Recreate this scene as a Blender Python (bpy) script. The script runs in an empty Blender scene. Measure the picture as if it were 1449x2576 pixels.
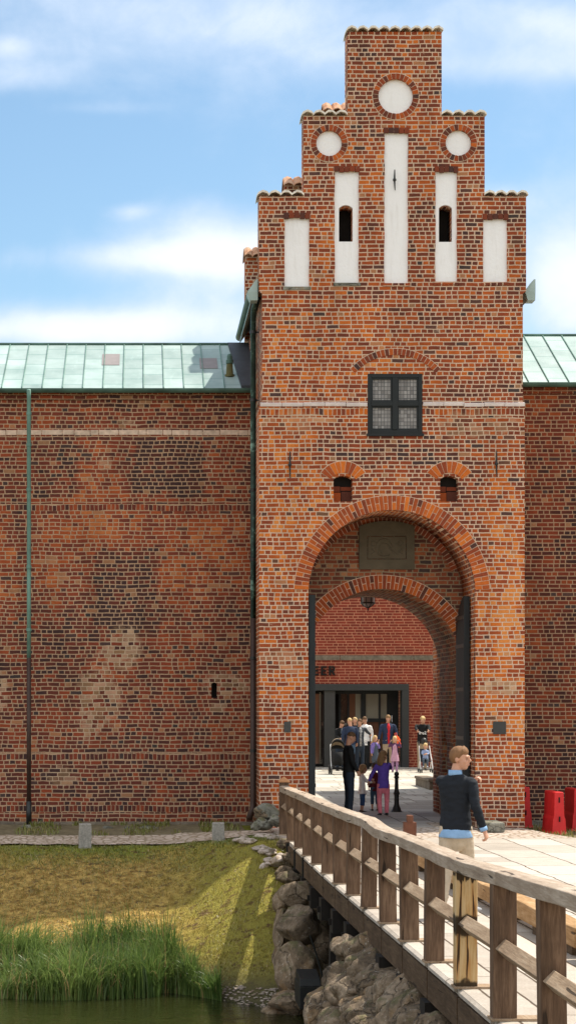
import bpy, bmesh, math, random
from mathutils import Vector, Matrix, noise as mn
R = random.Random(11)
F, VX, VY = 6300.0, 474.0, 2370.0
def X(px, s): return (px - VX) / s
def Z(py, s): return (VY - py) / s
def Dp(s): return F / s
def P(px, py, s): return Vector((X(px, s), F / s, Z(py, s)))
rad = math.radians
sc = bpy.context.scene
COL = sc.collection

# ------------------------------------------------------------------ node helpers
class NT:
    def __init__(self, tree): self.t = tree; self.n = tree.nodes; self.l = tree.links
    def put(self, sock, v):
        if v is None: return
        if isinstance(v, bpy.types.NodeSocket): self.l.new(v, sock)
        else:
            if isinstance(v, (tuple, list)) and len(v) == 3 and sock.type == 'RGBA': v = (*v, 1)
            sock.default_value = v
    def m(self, op, a, b=None, c=None, clamp=False):
        n = self.n.new('ShaderNodeMath'); n.operation = op; n.use_clamp = clamp
        for i, v in enumerate((a, b, c)):
            if v is not None: self.put(n.inputs[i], v)
        return n.outputs[0]
    def vm(self, op, a, b=None, scale=None):
        n = self.n.new('ShaderNodeVectorMath'); n.operation = op
        self.put(n.inputs[0], a)
        if b is not None: self.put(n.inputs[1], b)
        if scale is not None: self.put(n.inputs['Scale'], scale)
        return n.outputs[0]
    def sep(self, v):
        n = self.n.new('ShaderNodeSeparateXYZ'); self.put(n.inputs[0], v); return n.outputs
    def comb(self, x=0.0, y=0.0, z=0.0):
        n = self.n.new('ShaderNodeCombineXYZ')
        for i, v in enumerate((x, y, z)): self.put(n.inputs[i], v)
        return n.outputs[0]
    def noise(self, vec, scale=1.0, detail=3.0, rough=0.55, color=False, dist=0.0):
        n = self.n.new('ShaderNodeTexNoise'); self.put(n.inputs['Vector'], vec)
        n.inputs['Scale'].default_value = scale; n.inputs['Detail'].default_value = detail
        n.inputs['Roughness'].default_value = rough; n.inputs['Distortion'].default_value = dist
        return n.outputs['Color'] if color else n.outputs['Fac']
    def vor(self, vec, scale=1.0, feature='F1', rnd=1.0):
        n = self.n.new('ShaderNodeTexVoronoi'); self.put(n.inputs['Vector'], vec); n.feature = feature
        n.inputs['Scale'].default_value = scale; n.inputs['Randomness'].default_value = rnd
        return n.outputs
    def white(self, vec):
        n = self.n.new('ShaderNodeTexWhiteNoise'); n.noise_dimensions = '3D'; self.put(n.inputs['Vector'], vec)
        return n.outputs['Value']
    def ramp(self, f, stops, interp='LINEAR'):
        n = self.n.new('ShaderNodeValToRGB'); self.put(n.inputs[0], f); e = n.color_ramp.elements
        n.color_ramp.interpolation = interp
        while len(e) < len(stops): e.new(0.5)
        for i, (p, c) in enumerate(stops):
            e[i].position = p; e[i].color = (*c, 1) if isinstance(c, tuple) else (c, c, c, 1)
        return n.outputs[0]
    def mix(self, f, a, b, blend='MIX'):
        n = self.n.new('ShaderNodeMix'); n.data_type = 'RGBA'; n.blend_type = blend
        self.put(n.inputs[0], f); self.put(n.inputs[6], a); self.put(n.inputs[7], b); return n.outputs[2]
    def fmix(self, f, a, b):
        n = self.n.new('ShaderNodeMix'); n.data_type = 'FLOAT'
        self.put(n.inputs[0], f); self.put(n.inputs[2], a); self.put(n.inputs[3], b); return n.outputs[0]
    def sstep(self, v, a, b, x=0.0, y=1.0):
        n = self.n.new('ShaderNodeMapRange'); n.interpolation_type = 'SMOOTHSTEP'
        self.put(n.inputs[0], v); self.put(n.inputs[1], a); self.put(n.inputs[2], b)
        self.put(n.inputs[3], x); self.put(n.inputs[4], y); return n.outputs[0]
    def bump(self, h, strength=0.5, dist=0.01):
        n = self.n.new('ShaderNodeBump'); n.inputs['Strength'].default_value = strength
        n.inputs['Distance'].default_value = dist; self.put(n.inputs['Height'], h); return n.outputs[0]
    def obj(self):
        return self.n.new('ShaderNodeTexCoord').outputs['Object']
    def nrm(self):
        return self.n.new('ShaderNodeNewGeometry').outputs['Normal']

def mat(name):
    m = bpy.data.materials.new(name); m.use_nodes = True
    nt = NT(m.node_tree); b = m.node_tree.nodes['Principled BSDF']
    return m, nt, b
def fin(nt, b, col, rough=0.8, bump=None, spec=0.3, metal=0.0):
    nt.put(b.inputs['Base Color'], col); nt.put(b.inputs['Roughness'], rough)
    b.inputs['Specular IOR Level'].default_value = spec; nt.put(b.inputs['Metallic'], metal)
    if bump is not None: nt.l.new(bump, b.inputs['Normal'])

def plain(name, col, rough=0.7, var=0.25, scale=9.0, bump=0.2, spec=0.3, metal=0.0, stretch=None, bscale=None):
    m, nt, b = mat(name); v = nt.obj()
    if stretch: v = nt.vm('MULTIPLY', v, stretch)
    n1 = nt.noise(v, scale, 4); n2 = nt.noise(v, scale * .23, 3)
    f = nt.m('ADD', nt.m('MULTIPLY', n1, .6), nt.m('MULTIPLY', n2, .4))
    c = nt.ramp(f, [(.3, tuple(k * (1 - var) for k in col)), (.7, tuple(min(1, k * (1 + var)) for k in col))])
    bp = nt.bump(nt.noise(v, bscale or scale * 3, 4), bump, .01) if bump else None
    fin(nt, b, c, rough, bp, spec, metal); return m

# ---- brickwork: random mix of headers and stretchers per row
def brick_nodes(nt, u, v, w, h, mort, thr, seed, wob=.02):
    pv = nt.comb(u, v, seed)
    dn = nt.noise(pv, 1.3, 3, color=True); ds = nt.sep(dn)
    dn2 = nt.noise(pv, 9.0, 2, color=True); d2 = nt.sep(dn2)
    v2 = nt.m('ADD', v, nt.m('MULTIPLY', nt.m('SUBTRACT', ds[0], .5), wob * 2))
    v2 = nt.m('ADD', v2, nt.m('MULTIPLY', nt.m('SUBTRACT', d2[0], .5), wob * .5))
    u2 = nt.m('ADD', u, nt.m('MULTIPLY', nt.m('SUBTRACT', d2[1], .5), wob * 1.1))
    vv = nt.m('DIVIDE', v2, h); row = nt.m('FLOOR', vv); fv = nt.m('SUBTRACT', vv, row)
    off = nt.m('MULTIPLY', nt.white(nt.comb(row, seed, 3.3)), 2.0)
    uh = nt.m('ADD', nt.m('DIVIDE', u2, w), off)
    up = nt.m('DIVIDE', uh, 2.0); pair = nt.m('FLOOR', up); fp = nt.m('SUBTRACT', up, pair)
    hd = nt.m('FLOOR', uh); fh = nt.m('SUBTRACT', uh, hd)
    rowb = nt.m('MULTIPLY', nt.m('MODULO', nt.m('ABSOLUTE', row), 2.0), .62)
    st = nt.m('LESS_THAN', nt.white(nt.comb(pair, row, seed + .7)), nt.m('ADD', thr, nt.m('SUBTRACT', rowb, .31)))
    dp = nt.m('MULTIPLY', nt.m('MINIMUM', fp, nt.m('SUBTRACT', 1.0, fp)), 2 * w)
    dh = nt.m('MULTIPLY', nt.m('MINIMUM', fh, nt.m('SUBTRACT', 1.0, fh)), w)
    du = nt.fmix(st, dh, dp)
    dv = nt.m('MULTIPLY', nt.m('MINIMUM', fv, nt.m('SUBTRACT', 1.0, fv)), h)
    d = nt.m('MINIMUM', du, dv)
    idx = nt.fmix(st, hd, nt.m('ADD', nt.m('MULTIPLY', pair, 2.0), 913.0))
    rnd = nt.white(nt.comb(idx, row, seed + 5.1)); rnd2 = nt.white(nt.comb(idx, row, seed + 9.4))
    mw = nt.m('MULTIPLY', nt.m('ADD', .55, nt.m('MULTIPLY', nt.noise(pv, 4.0, 3), .9)), mort)
    mask = nt.sstep(d, nt.m('MULTIPLY', mw, .75), nt.m('MULTIPLY', mw, 1.35))   # 0 mortar .. 1 brick
    return rnd, rnd2, mask, d, pv

TOWER_STOPS = [(0, (.065, .038, .036)), (.10, (.105, .040, .029)), (.27, (.17, .046, .026)), (.48, (.28, .060, .024)),
               (.70, (.42, .096, .023)), (.88, (.58, .152, .027)), (1, (.63, .22, .055))]
WALL_STOPS = [(0, (.06, .032, .030)), (.13, (.10, .034, .026)), (.34, (.17, .042, .027)), (.56, (.26, .056, .027)),
              (.80, (.37, .085, .028)), (1, (.48, .15, .05))]
def brick_mat(name, stops, mortar, w=.1175, h=.0815, mort=.0094, thr=.5, seed=1.0, zones=(), shift=None,
              wob=.02, var=.16, speck=True, streak=.22, voff=0.0, soldier=(), contrast=1.0):
    m, nt, b = mat(name); o = nt.sep(nt.obj()); n = nt.sep(nt.nrm())
    nx = nt.m('GREATER_THAN', nt.m('ABSOLUTE', n[0]), .6)
    nz = nt.m('GREATER_THAN', nt.m('ABSOLUTE', n[2]), .75)
    u = nt.fmix(nx, o[0], o[1]); u = nt.fmix(nz, u, o[1])
    v = nt.fmix(nz, o[2], o[0])
    if soldier:
        s = None
        for (a, c) in soldier:
            k = nt.m('MULTIPLY', nt.m('GREATER_THAN', o[2], a), nt.m('LESS_THAN', o[2], c))
            s = k if s is None else nt.m('MAXIMUM', s, k)
        # upright bricks: the brick cell is rotated (narrow in u, tall in v)
        us = nt.m('MULTIPLY', u, .1175 / .085 )
        vs = nt.m('DIVIDE', nt.m('SUBTRACT', v, soldier[0][0]), (soldier[0][1] - soldier[0][0]) / h)
        for (a, c) in soldier[1:]: vs = nt.fmix(nt.m('GREATER_THAN', o[2], max(soldier[0][0], -1.5)), nt.m('DIVIDE', nt.m('SUBTRACT', v, a), (c - a) / h), vs) if len(soldier) < 2 else nt.fmix(nt.m('MULTIPLY', nt.m('GREATER_THAN', o[2], a), nt.m('LESS_THAN', o[2], c)), vs, nt.m('DIVIDE', nt.m('SUBTRACT', v, a), (c - a) / h))
        u_ = nt.fmix(s, u, us); v_ = nt.fmix(s, v, vs)
        rnd, rnd2, mask, d, pv = brick_nodes(nt, u_, v_, w, h, mort, nt.fmix(s, thr, -.5), seed, wob)
    else:
        rnd, rnd2, mask, d, pv = brick_nodes(nt, u, v, w, h, mort, thr, seed, wob)
    big = nt.noise(pv, .45, 4, .6); med = nt.noise(pv, 2.2, 3)
    f = nt.m('ADD', nt.m('MULTIPLY', nt.m('SUBTRACT', rnd, .5), contrast), .5)
    f = nt.m('ADD', f, nt.m('SUBTRACT', nt.m('MULTIPLY', nt.m('SUBTRACT', big, .5), 1.3), .12))
    f = nt.m('ADD', f, nt.m('MULTIPLY', nt.m('SUBTRACT', med, .5), .5))
    if shift:                       # height dependent brick tone: list of (z0, z1, amount)
        for (z0, z1, k) in shift:
            f = nt.m('ADD', f, nt.m('MULTIPLY', nt.sstep(nt.m('ADD', o[2], nt.m('MULTIPLY', nt.m('SUBTRACT', big, .5), 3.0)), z0, z1), k))
    wn = nt.m('MULTIPLY', nt.m('SUBTRACT', nt.noise(pv, 1.9, 6, .72), .5), 2.2)
    pale = None
    for (cx, cz, wx, wz, kind, amt) in zones:
        dx = nt.m('DIVIDE', nt.m('ABSOLUTE', nt.m('SUBTRACT', o[0], cx)), wx)
        dz = nt.m('DIVIDE', nt.m('ABSOLUTE', nt.m('SUBTRACT', o[2], cz)), wz)
        q = nt.m('MAXIMUM', dx, dz) if kind == 'rect' else nt.m('SQRT', nt.m('ADD', nt.m('MULTIPLY', dx, dx), nt.m('MULTIPLY', dz, dz)))
        q = nt.m('ADD', q, nt.m('MULTIPLY', wn, .35 if kind == 'rect' else .9))
        k = nt.sstep(q, .92 if kind == 'rect' else .7, 1.08, 1.0, 0.0)
        if kind == 'pale':
            k = nt.m('MULTIPLY', k, amt); pale = k if pale is None else nt.m('MAXIMUM', pale, k)
        else: f = nt.m('ADD', f, nt.m('MULTIPLY', k, amt))
    col = nt.ramp(f, stops)
    tex = nt.noise(pv, 38.0, 3, .7)
    if speck:
        col = nt.mix(nt.m('MULTIPLY', nt.m('GREATER_THAN', rnd2, .965), .6), col, (.46, .24, .12))
        col = nt.mix(nt.m('MULTIPLY', nt.m('LESS_THAN', rnd2, .035), .8), col, (.055, .047, .045))
    col = nt.mix(1.0, col, nt.ramp(tex, [(.25, 1 - var), (.75, 1 + var)]), 'MULTIPLY')
    mc = nt.mix(nt.noise(pv, 3.0, 4), tuple(k * .78 for k in mortar), tuple(min(1, k * 1.15) for k in mortar))
    # lime blooms
    bloom = nt.sstep(nt.noise(pv, 5.5, 5, .7), .66, .74)
    mk = nt.m('MULTIPLY', mask, nt.m('SUBTRACT', 1.0, nt.m('MULTIPLY', bloom, .55)))
    if pale is not None:
        pn = nt.m('MULTIPLY', pale, nt.sstep(nt.m('ADD', nt.m('MULTIPLY', rnd2, .8), nt.m('MULTIPLY', nt.noise(pv, 9., 4, .7), .9)), .62, .95, .0, 1.0))
        col = nt.mix(pn, col, nt.mix(rnd, (.40, .23, .11), (.60, .44, .30))); mc = nt.mix(pale, mc, (.55, .42, .29))
    c = nt.mix(mk, mc, col)
    sn = nt.noise(nt.comb(nt.m('MULTIPLY', u, 1.6), nt.m('MULTIPLY', v, .35), seed), 1.0, 6, .68)
    c = nt.mix(1.0, c, nt.ramp(sn, [(.32, 1 - streak), (.52, 1.0), (.72, 1 + streak * .4)]), 'MULTIPLY')
    bh = nt.m('ADD', nt.m('MULTIPLY', mask, 1.0), nt.m('MULTIPLY', tex, .5))
    fin(nt, b, c, .9, nt.bump(bh, .7, .008), .15)
    return m
def ring_mat(name, stops, mortar):
    m, nt, b = mat(name); at = nt.n.new('ShaderNodeAttribute'); at.attribute_name = 'fire'
    o = nt.obj(); t = nt.noise(o, 36, 3, .7)
    c = nt.ramp(at.outputs['Fac'], stops)
    c = nt.mix(1.0, c, nt.ramp(t, [(.25, .82), (.75, 1.2)]), 'MULTIPLY')
    bl = nt.sstep(nt.noise(o, 7, 5, .7), .64, .7)
    c = nt.mix(nt.m('MULTIPLY', bl, .6), c, mortar)
    fin(nt, b, c, .9, nt.bump(t, .5, .006), .15); return m

def zone(px0, px1, py0, py1, kind, amt, s=164.85):
    return ((X(px0, s) + X(px1, s)) / 2, (Z(py0, s) + Z(py1, s)) / 2, abs(X(px1, s) - X(px0, s)) / 2, abs(Z(py1, s) - Z(py0, s)) / 2, kind, amt)
MORT = (.70, .50, .36); MORTW = (.46, .30, .19)
M = {}; SWW = 164.85
sd = [(Z(1378, 175), Z(1358, 175) )]
M['tower'] = brick_mat('tower_brick', TOWER_STOPS, tuple(k * .9 for k in MORT), contrast=.60, seed=1.0, thr=.40, shift=[(14, 11, .07), (8.5, 3.5, .12), (1.2, -1.8, -.2)], wob=.022,
    soldier=[(Z(1392, 175), Z(1366, 175))],
    zones=[zone(860, 1150, 1500, 1990, 'blob', .16, 175), zone(1580, 1760, 1500, 2250, 'blob', .2, 175), zone(1120, 1500, 1455, 1560, 'rect', -.22, 175),
           zone(1600, 1760, 2270, 2330, 'pale', .7, 175), zone(880, 1060, 2170, 2260, 'pale', .35, 175), zone(880, 1100, 1370, 1450, 'pale', .3, 175), zone(1450, 1760, 1370, 1470, 'pale', .4, 175),
           zone(1640, 1700, 2380, 2460, 'pale', .4, 175)])
M['lwall'] = brick_mat('left_wall_brick', WALL_STOPS, MORTW, contrast=.62, seed=2.0, thr=.42, h=.0835, wob=.03, soldier=[(Z(1712, SWW), Z(1688, SWW)), (Z(2548, SWW), Z(2524, SWW)), (Z(2722, SWW), Z(2698, SWW))], shift=[(-.3, -2.2, -.10)],
    zones=[zone(450, 685, 1475, 1650, 'rect', -.42), zone(322, 530, 1840, 2115, 'rect', -.42), zone(110, 260, 1440, 1660, 'rect', -.2),
           zone(110, 250, 1670, 2050, 'blob', .16), zone(-100, 70, 1650, 2150, 'blob', .18), zone(520, 800, 1690, 2020, 'blob', .14), zone(240, 430, 1480, 1830, 'blob', .18),
           zone(340, 470, 2090, 2260, 'pale', .6), zone(245, 400, 2200, 2500, 'pale', .55), zone(665, 835, 2245, 2345, 'pale', .55), zone(-30, 30, 2240, 2400, 'pale', .55),
           zone(700, 760, 2340, 2400, 'pale', .5), zone(390, 480, 1395, 1430, 'pale', .55), zone(150, 260, 2570, 2640, 'pale', .4), zone(420, 700, 2150, 2600, 'rect', -.05),
           zone(330, 380, 1520, 1580, 'pale', .45), zone(680, 720, 1500, 1600, 'pale', .4)])
M['rwall'] = brick_mat('right_wall_brick', [(p, tuple(k * .78 for k in c)) for p, c in WALL_STOPS], tuple(k * .85 for k in MORTW), seed=3.0, thr=.5, h=.0835, shift=[(9, -2, -.06)], wob=.012, contrast=.62)
M['museum'] = brick_mat('museum_brick', [(0, (.17, .035, .024)), (.5, (.23, .042, .026)), (1, (.30, .055, .03))], (.50, .22, .13),
    w=.17, h=.098, mort=.0105, speck=False, streak=.1, thr=.9, seed=4.0, wob=.004, contrast=.55)
M['inner'] = brick_mat('passage_brick', [(0, (.10, .04, .03)), (.5, (.26, .07, .035)), (1, (.36, .12, .05))], (.30, .23, .15), seed=6.0, thr=.55, wob=.03)
M['ring'] = ring_mat('arch_brick', TOWER_STOPS, MORT)
M['mortar'] = plain('lime_mortar', (.62, .46, .34), .95, .3, 14)
def plaster():
    m, nt, b = mat('limewashed_plaster'); o = nt.obj()
    a = nt.noise(nt.vm('MULTIPLY', o, (5, 5, .6)), 1.6, 5, .65); g = nt.noise(o, 9, 5, .7)
    c = nt.mix(nt.sstep(a, .5, .78, 0, .5), (.88, .875, .885), (.66, .64, .62)); c = nt.mix(nt.sstep(g, .58, .75, 0, .25), c, (.70, .66, .60))
    fin(nt, b, c, .9, nt.bump(nt.m('ADD', g, nt.noise(o, 2.2, 3)), .5, .02), .15); return m
M['plaster'] = plaster()
M['stringstone'] = plain('string_stone', (.76, .70, .71), .8, .2, 7)
M['bandstone'] = plain('pale_band_stone', (.58, .44, .34), .9, .4, 9)
M['plinth'] = plain('rubble_plinth', (.17, .14, .105), .95, .45, 7, .6)
M['granite'] = plain('grey_granite', (.30, .28, .25), .85, .38, 26, .6)
M['iron'] = plain('black_iron', (.012, .014, .014), .45, .3, 12, .15, .5)
M['gatewood'] = plain('black_gate_boards', (.014, .017, .019), .6, .5, 5, .3, stretch=(6, 6, .5))
M['frame'] = plain('black_window_paint', (.010, .013, .014), .45, .2, 8, .1)
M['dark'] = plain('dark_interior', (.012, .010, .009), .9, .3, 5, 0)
M['brownpipe'] = plain('brown_downpipe', (.055, .032, .025), .5, .3, 5, .1)
M['museumframe'] = plain('anthracite_metal', (.035, .037, .036), .5, .15, 6, .05, .4)
M['museumcol'] = plain('anthracite_column', (.045, .045, .042), .55, .15, 6, .05, .4)
M['tympstone'] = plain('tympanum_stone', (.105, .088, .060), .9, .25, 6, .4)
M['red'] = plain('red_barrier_plastic', (.62, .018, .020), .45, .12, 8, .1, .4)
M['darkred'] = plain('dull_cone_rubber', (.16, .035, .02), .7, .3, 8, .1)
M['orange'] = plain('orange_band', (.75, .25, .03), .6, .15, 8, .1)
M['rust'] = plain('rust_post', (.15, .06, .035), .8, .3, 12, .3)
M['bracket'] = plain('black_bracket_steel', (.013, .014, .013), .6, .3, 12, .2)
M['rail_stone'] = plain('flag', (.4, .36, .3), .9, .2, 6)

def copper(name, seams=True):
    m, nt, b = mat(name); o = nt.obj(); s = nt.sep(o)
    n1 = nt.noise(o, 1.4, 5, .6); n2 = nt.noise(nt.vm('MULTIPLY', o, (9, 2, 2)), 1.0, 4, .7)
    c = nt.ramp(n1, [(.3, (.25, .35, .335)), (.5, (.33, .43, .415)), (.75, (.42, .52, .51))])
    c = nt.mix(nt.sstep(n2, .55, .8, 0, .35), c, (.5, .66, .64))
    if seams:   # cross joints of the sheets, staggered strip by strip
        col = nt.m('FLOOR', nt.m('DIVIDE', nt.m('ADD', s[0], 100.0), .41))
        st = nt.m('MULTIPLY', nt.m('MODULO', col, 2.0), .28)
        v = nt.m('DIVIDE', nt.m('ADD', nt.m('ADD', s[1], st), nt.m('MULTIPLY', nt.white(nt.comb(col, 0., 0.)), .06)), .58)
        fr = nt.m('FRACT', v); j = nt.m('LESS_THAN', fr, .05)
        c = nt.mix(nt.m('MULTIPLY', j, .65), c, (.12, .24, .22))
        cell = nt.white(nt.comb(col, nt.m('FLOOR', v), 1.0))
        c = nt.mix(1.0, c, nt.ramp(cell, [(0, .86), (1, 1.08)]), 'MULTIPLY')
    fin(nt, b, c, .5, nt.bump(n1, .15, .02), .35); return m
M['copper'] = copper('patinated_copper')
M['coppertrim'] = copper('copper_trim', False)
M['darkcopper'] = plain('dark_green_copper', (.06, .12, .10), .5, .6, 3, .15, stretch=(1, 1, .6))
def pipemat():
    m, nt, b = mat('verdigris_pipe'); o = nt.obj(); s = nt.sep(o)
    n = nt.noise(nt.vm('MULTIPLY', o, (1, 1, 1.2)), 3.0, 4, .7)
    c = nt.ramp(n, [(.42, (.012, .030, .028)), (.56, (.03, .07, .06)), (.68, (.28, .48, .42))])
    fin(nt, b, c, .5, None, .4); return m
M['pipe'] = pipemat()
M['greenpipe'] = plain('green_downpipe', (.13, .24, .20), .55, .5, 4, .1, stretch=(1, 1, .8))
M['patch'] = plain('brown_roof_patch', (.24, .215, .215), .6, .15, 5, .1)
M['flash'] = plain('dark_lead_flashing', (.055, .06, .07), .6, .25, 5, .1)
M['ventpipe'] = plain('mossy_vent', (.13, .12, .05), .8, .4, 8, .2)

def tilemat():
    m, nt, b = mat('barrel_tile'); o = nt.obj(); n = nt.noise(o, 6, 4)
    c = nt.ramp(n, [(.3, (.30, .15, .09)), (.5, (.50, .27, .16)), (.7, (.48, .36, .28))])
    fin(nt, b, c, .85, nt.bump(n, .3, .01), .2); return m
M['tile'] = tilemat()
M['tilegrey'] = plain('lichened_tile', (.78, .70, .62), .9, .35, 12, .3)

def wood(name, cols, stretch, drip=False, knots=True):
    m, nt, b = mat(name); o = nt.obj()
    oi = nt.n.new('ShaderNodeObjectInfo').outputs['Random']
    off = nt.comb(nt.m('MULTIPLY', oi, 7.0), nt.m('MULTIPLY', oi, 3.0), nt.m('MULTIPLY', oi, 11.0))
    o = nt.vm('ADD', o, off)
    v = nt.vm('MULTIPLY', o, stretch)
    g = nt.noise(v, 3.0, 5, .65, dist=.6); g2 = nt.noise(v, 11.0, 3, .6); big = nt.noise(o, 1.7, 4, .6)
    f = nt.m('ADD', nt.m('ADD', nt.m('MULTIPLY', g, .45), nt.m('MULTIPLY', g2, .25)), nt.m('MULTIPLY', big, .35))
    c = nt.ramp(f, [(.34, cols[0]), (.52, cols[1]), (.7, cols[2])])
    crack = nt.sstep(nt.noise(v, 2.2, 2, .5), .34, .30)
    c = nt.mix(nt.m('MULTIPLY', crack, .8), c, (.02, .014, .01))
    if drip:
        s = nt.sep(nt.obj())
        d = nt.noise(nt.comb(nt.m('MULTIPLY', s[0], 30.0), 0., nt.m('MULTIPLY', s[2], 1.1)), 1.0, 2, .6, dist=.4)
        k = nt.sstep(d, .585, .64)
        top = nt.sstep(s[2], .80, .92, 0.0, .35)
        k2 = nt.sstep(nt.m('ADD', d, top), .62, .68)
        mid = nt.sstep(nt.m('ADD', nt.m('ABSOLUTE', nt.m('SUBTRACT', s[2], .50)), nt.m('MULTIPLY', nt.m('SUBTRACT', nt.noise(nt.obj(), 9, 3), .5), .12)), .06, .09, 1.0, 0.0)
        bot = nt.sstep(nt.m('ADD', s[2], nt.m('MULTIPLY', nt.m('SUBTRACT', nt.noise(nt.obj(), 12, 3), .5), .15)), .03, .07, 1.0, 0.0)
        k = nt.m('MAXIMUM', nt.m('MAXIMUM', k, k2), nt.m('MAXIMUM', mid, bot))
        halo = nt.sstep(d, .52, .62)
        c = nt.mix(nt.m('MULTIPLY', halo, .6), c, (.42, .17, .04))
        c = nt.mix(nt.m('MULTIPLY', k, .93), c, (.018, .012, .009))
    hh = nt.m('ADD', nt.m('MULTIPLY', g, .7), nt.m('MULTIPLY', g2, .4))
    hh = nt.m('SUBTRACT', hh, nt.m('MULTIPLY', crack, .7))
    fin(nt, b, c, .85, nt.bump(hh, .6, .01), .2); return m
WD = [(.055, .033, .021), (.125, .076, .048), (.24, .155, .10)]
M['post'] = wood('weathered_post_wood', WD, (7, 7, .7))
M['handrail'] = wood('weathered_handrail_wood', [(.21, .155, .115), (.35, .275, .21), (.52, .44, .36)], (7, .6, 7))
M['midrail'] = wood('weathered_midrail_wood', [(.18, .12, .075), (.32, .23, .155), (.46, .36, .26)], (7, .6, 7))
M['fascia'] = wood('dark_stringer_wood', [(.035, .022, .013), (.085, .055, .034), (.16, .11, .07)], (5, .6, 5))
M['kerbwood'] = wood('sawn_kerb_timber', [(.20, .11, .045), (.38, .23, .11), (.55, .40, .25)], (5, .5, 5))
M['stained'] = wood('pale_post_with_tar_drips', [(.30, .17, .06), (.50, .33, .15), (.62, .47, .28)], (7, 7, .7), drip=True)
M['capwood'] = plain('orange_cap_wood', (.42, .20, .09), .7, .2, 9, .2)
M['undermat'] = plain('tarred_timber', (.014, .011, .009), .8, .4, 6, .3)

def slabs(name, c0, c1, joint, w, h, mort, seed, thr, along_y=True, wob=.01, cob=None):
    m, nt, b = mat(name); o = nt.sep(nt.obj())
    u, v = (o[1], o[0]) if along_y else (o[0], o[1])
    rnd, rnd2, mask, d, pv = brick_nodes(nt, u, v, w, h, mort, thr, seed, wob)
    t = nt.noise(pv, 5, 5, .65); t2 = nt.noise(pv, 40, 3)
    f = nt.m('ADD', nt.m('MULTIPLY', rnd, .45), nt.m('MULTIPLY', t, .6))
    c = nt.mix(nt.sstep(f, .2, .8), c0, c1)
    c = nt.mix(1.0, c, nt.ramp(t2, [(.3, .88), (.7, 1.1)]), 'MULTIPLY')
    stain = nt.sstep(nt.noise(pv, .7, 5, .7), .56, .72)
    c = nt.mix(nt.m('MULTIPLY', stain, .35), c, tuple(k * .5 for k in c0))
    c = nt.mix(mask, joint, c)
    fin(nt, b, c, .85, nt.bump(nt.m('ADD', mask, nt.m('MULTIPLY', t2, .3)), .5, .01), .2); return m
M['deck'] = slabs('pale_deck_boards', (.34, .295, .25), (.49, .44, .385), (.09, .065, .045), 1.3, .27, .010, 21.0, .9)
M['road'] = slabs('pale_flagstones', (.35, .31, .265), (.49, .445, .395), (.09, .065, .045), .75, .8, .012, 22.0, .8, wob=.04)
M['court'] = slabs('courtyard_flagstones', (.34, .31, .26), (.55, .52, .45), (.16, .13, .09), .6, .9, .012, 23.0, .7, False, wob=.05)
M['paspave'] = slabs('passage_flagstones', (.30, .265, .23), (.46, .42, .37), (.11, .09, .07), .7, .65, .012, 24.0, .7, wob=.05)
def cobble(name, c0, c1, gap, scale, moss=.3):
    m, nt, b = mat(name); o = nt.vm('MULTIPLY', nt.obj(), (1, 1, 1))
    vo = nt.vor(o, scale, 'F1'); ve = nt.vor(o, scale, 'DISTANCE_TO_EDGE')
    k = nt.sstep(ve[0], .04, .14); hue = nt.sep(vo[1])[0]
    c = nt.mix(hue, c0, c1); n = nt.noise(nt.obj(), 1.3, 4)
    c = nt.mix(nt.m('SUBTRACT', 1.0, k), c, gap)
    c = nt.mix(nt.sstep(n, .55, .7, 0, moss), c, (.11, .10, .04))
    fin(nt, b, c, .85, nt.bump(k, .7, .03), .2); return m
M['cobble'] = cobble('pink_cobbles', (.44, .35, .28), (.60, .50, .42), (.30, .23, .16), 6.5)
M['cobbleapron'] = cobble('apron_cobbles', (.42, .35, .30), (.56, .49, .43), (.28, .21, .15), 6.0, .1)

def grass_ground():
    m, nt, b = mat('bank_ground'); o = nt.obj(); s = nt.sep(o)
    n = nt.noise(o, 1.1, 5, .65); n2 = nt.noise(o, 7, 4, .7); n3 = nt.noise(o, 30, 3, .7)
    green = nt.mix(n3, (.09, .125, .018), (.27, .27, .045))
    dry = nt.mix(nt.sstep(n2, .3, .7), (.17, .095, .025), (.52, .35, .11))
    soil = nt.mix(n3, (.07, .045, .02), (.16, .10, .045))
    # green turf by the path and towards the bridge, dry mown grass down the bank
    up = nt.sstep(nt.m('ADD', s[1], nt.m('MULTIPLY', nt.m('SUBTRACT', n, .5), 2.0)), 33.7, 34.5)
    rt = nt.m('MULTIPLY', nt.sstep(nt.m('ADD', s[0], nt.m('MULTIPLY', nt.m('SUBTRACT', n, .5), 2.0)), -.2, 1.3), .72)
    g = nt.m('MAXIMUM', up, rt)
    g = nt.m('MULTIPLY', g, nt.sstep(n2, .25, .6, .55, 1.0))
    low = nt.sstep(s[2], -3.9, -4.4)
    c = nt.mix(g, dry, green); c = nt.mix(nt.sstep(nt.noise(nt.vm('MULTIPLY', o, (1, 1.6, 1)), 4.5, 6, .75), .535, .62), c, soil)
    c = nt.mix(low, c, (.09, .08, .04)); c = nt.mix(nt.sstep(s[2], -4.42, -4.52), c, (.05, .05, .025))
    fin(nt, b, c, .95, nt.bump(nt.m('ADD', n2, n3), .8, .05), .1); return m
M['ground'] = grass_ground()
M['dirt'] = plain('dirt_verge', (.16, .13, .075), .95, .5, 9, .6)
M['rock'] = None
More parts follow.
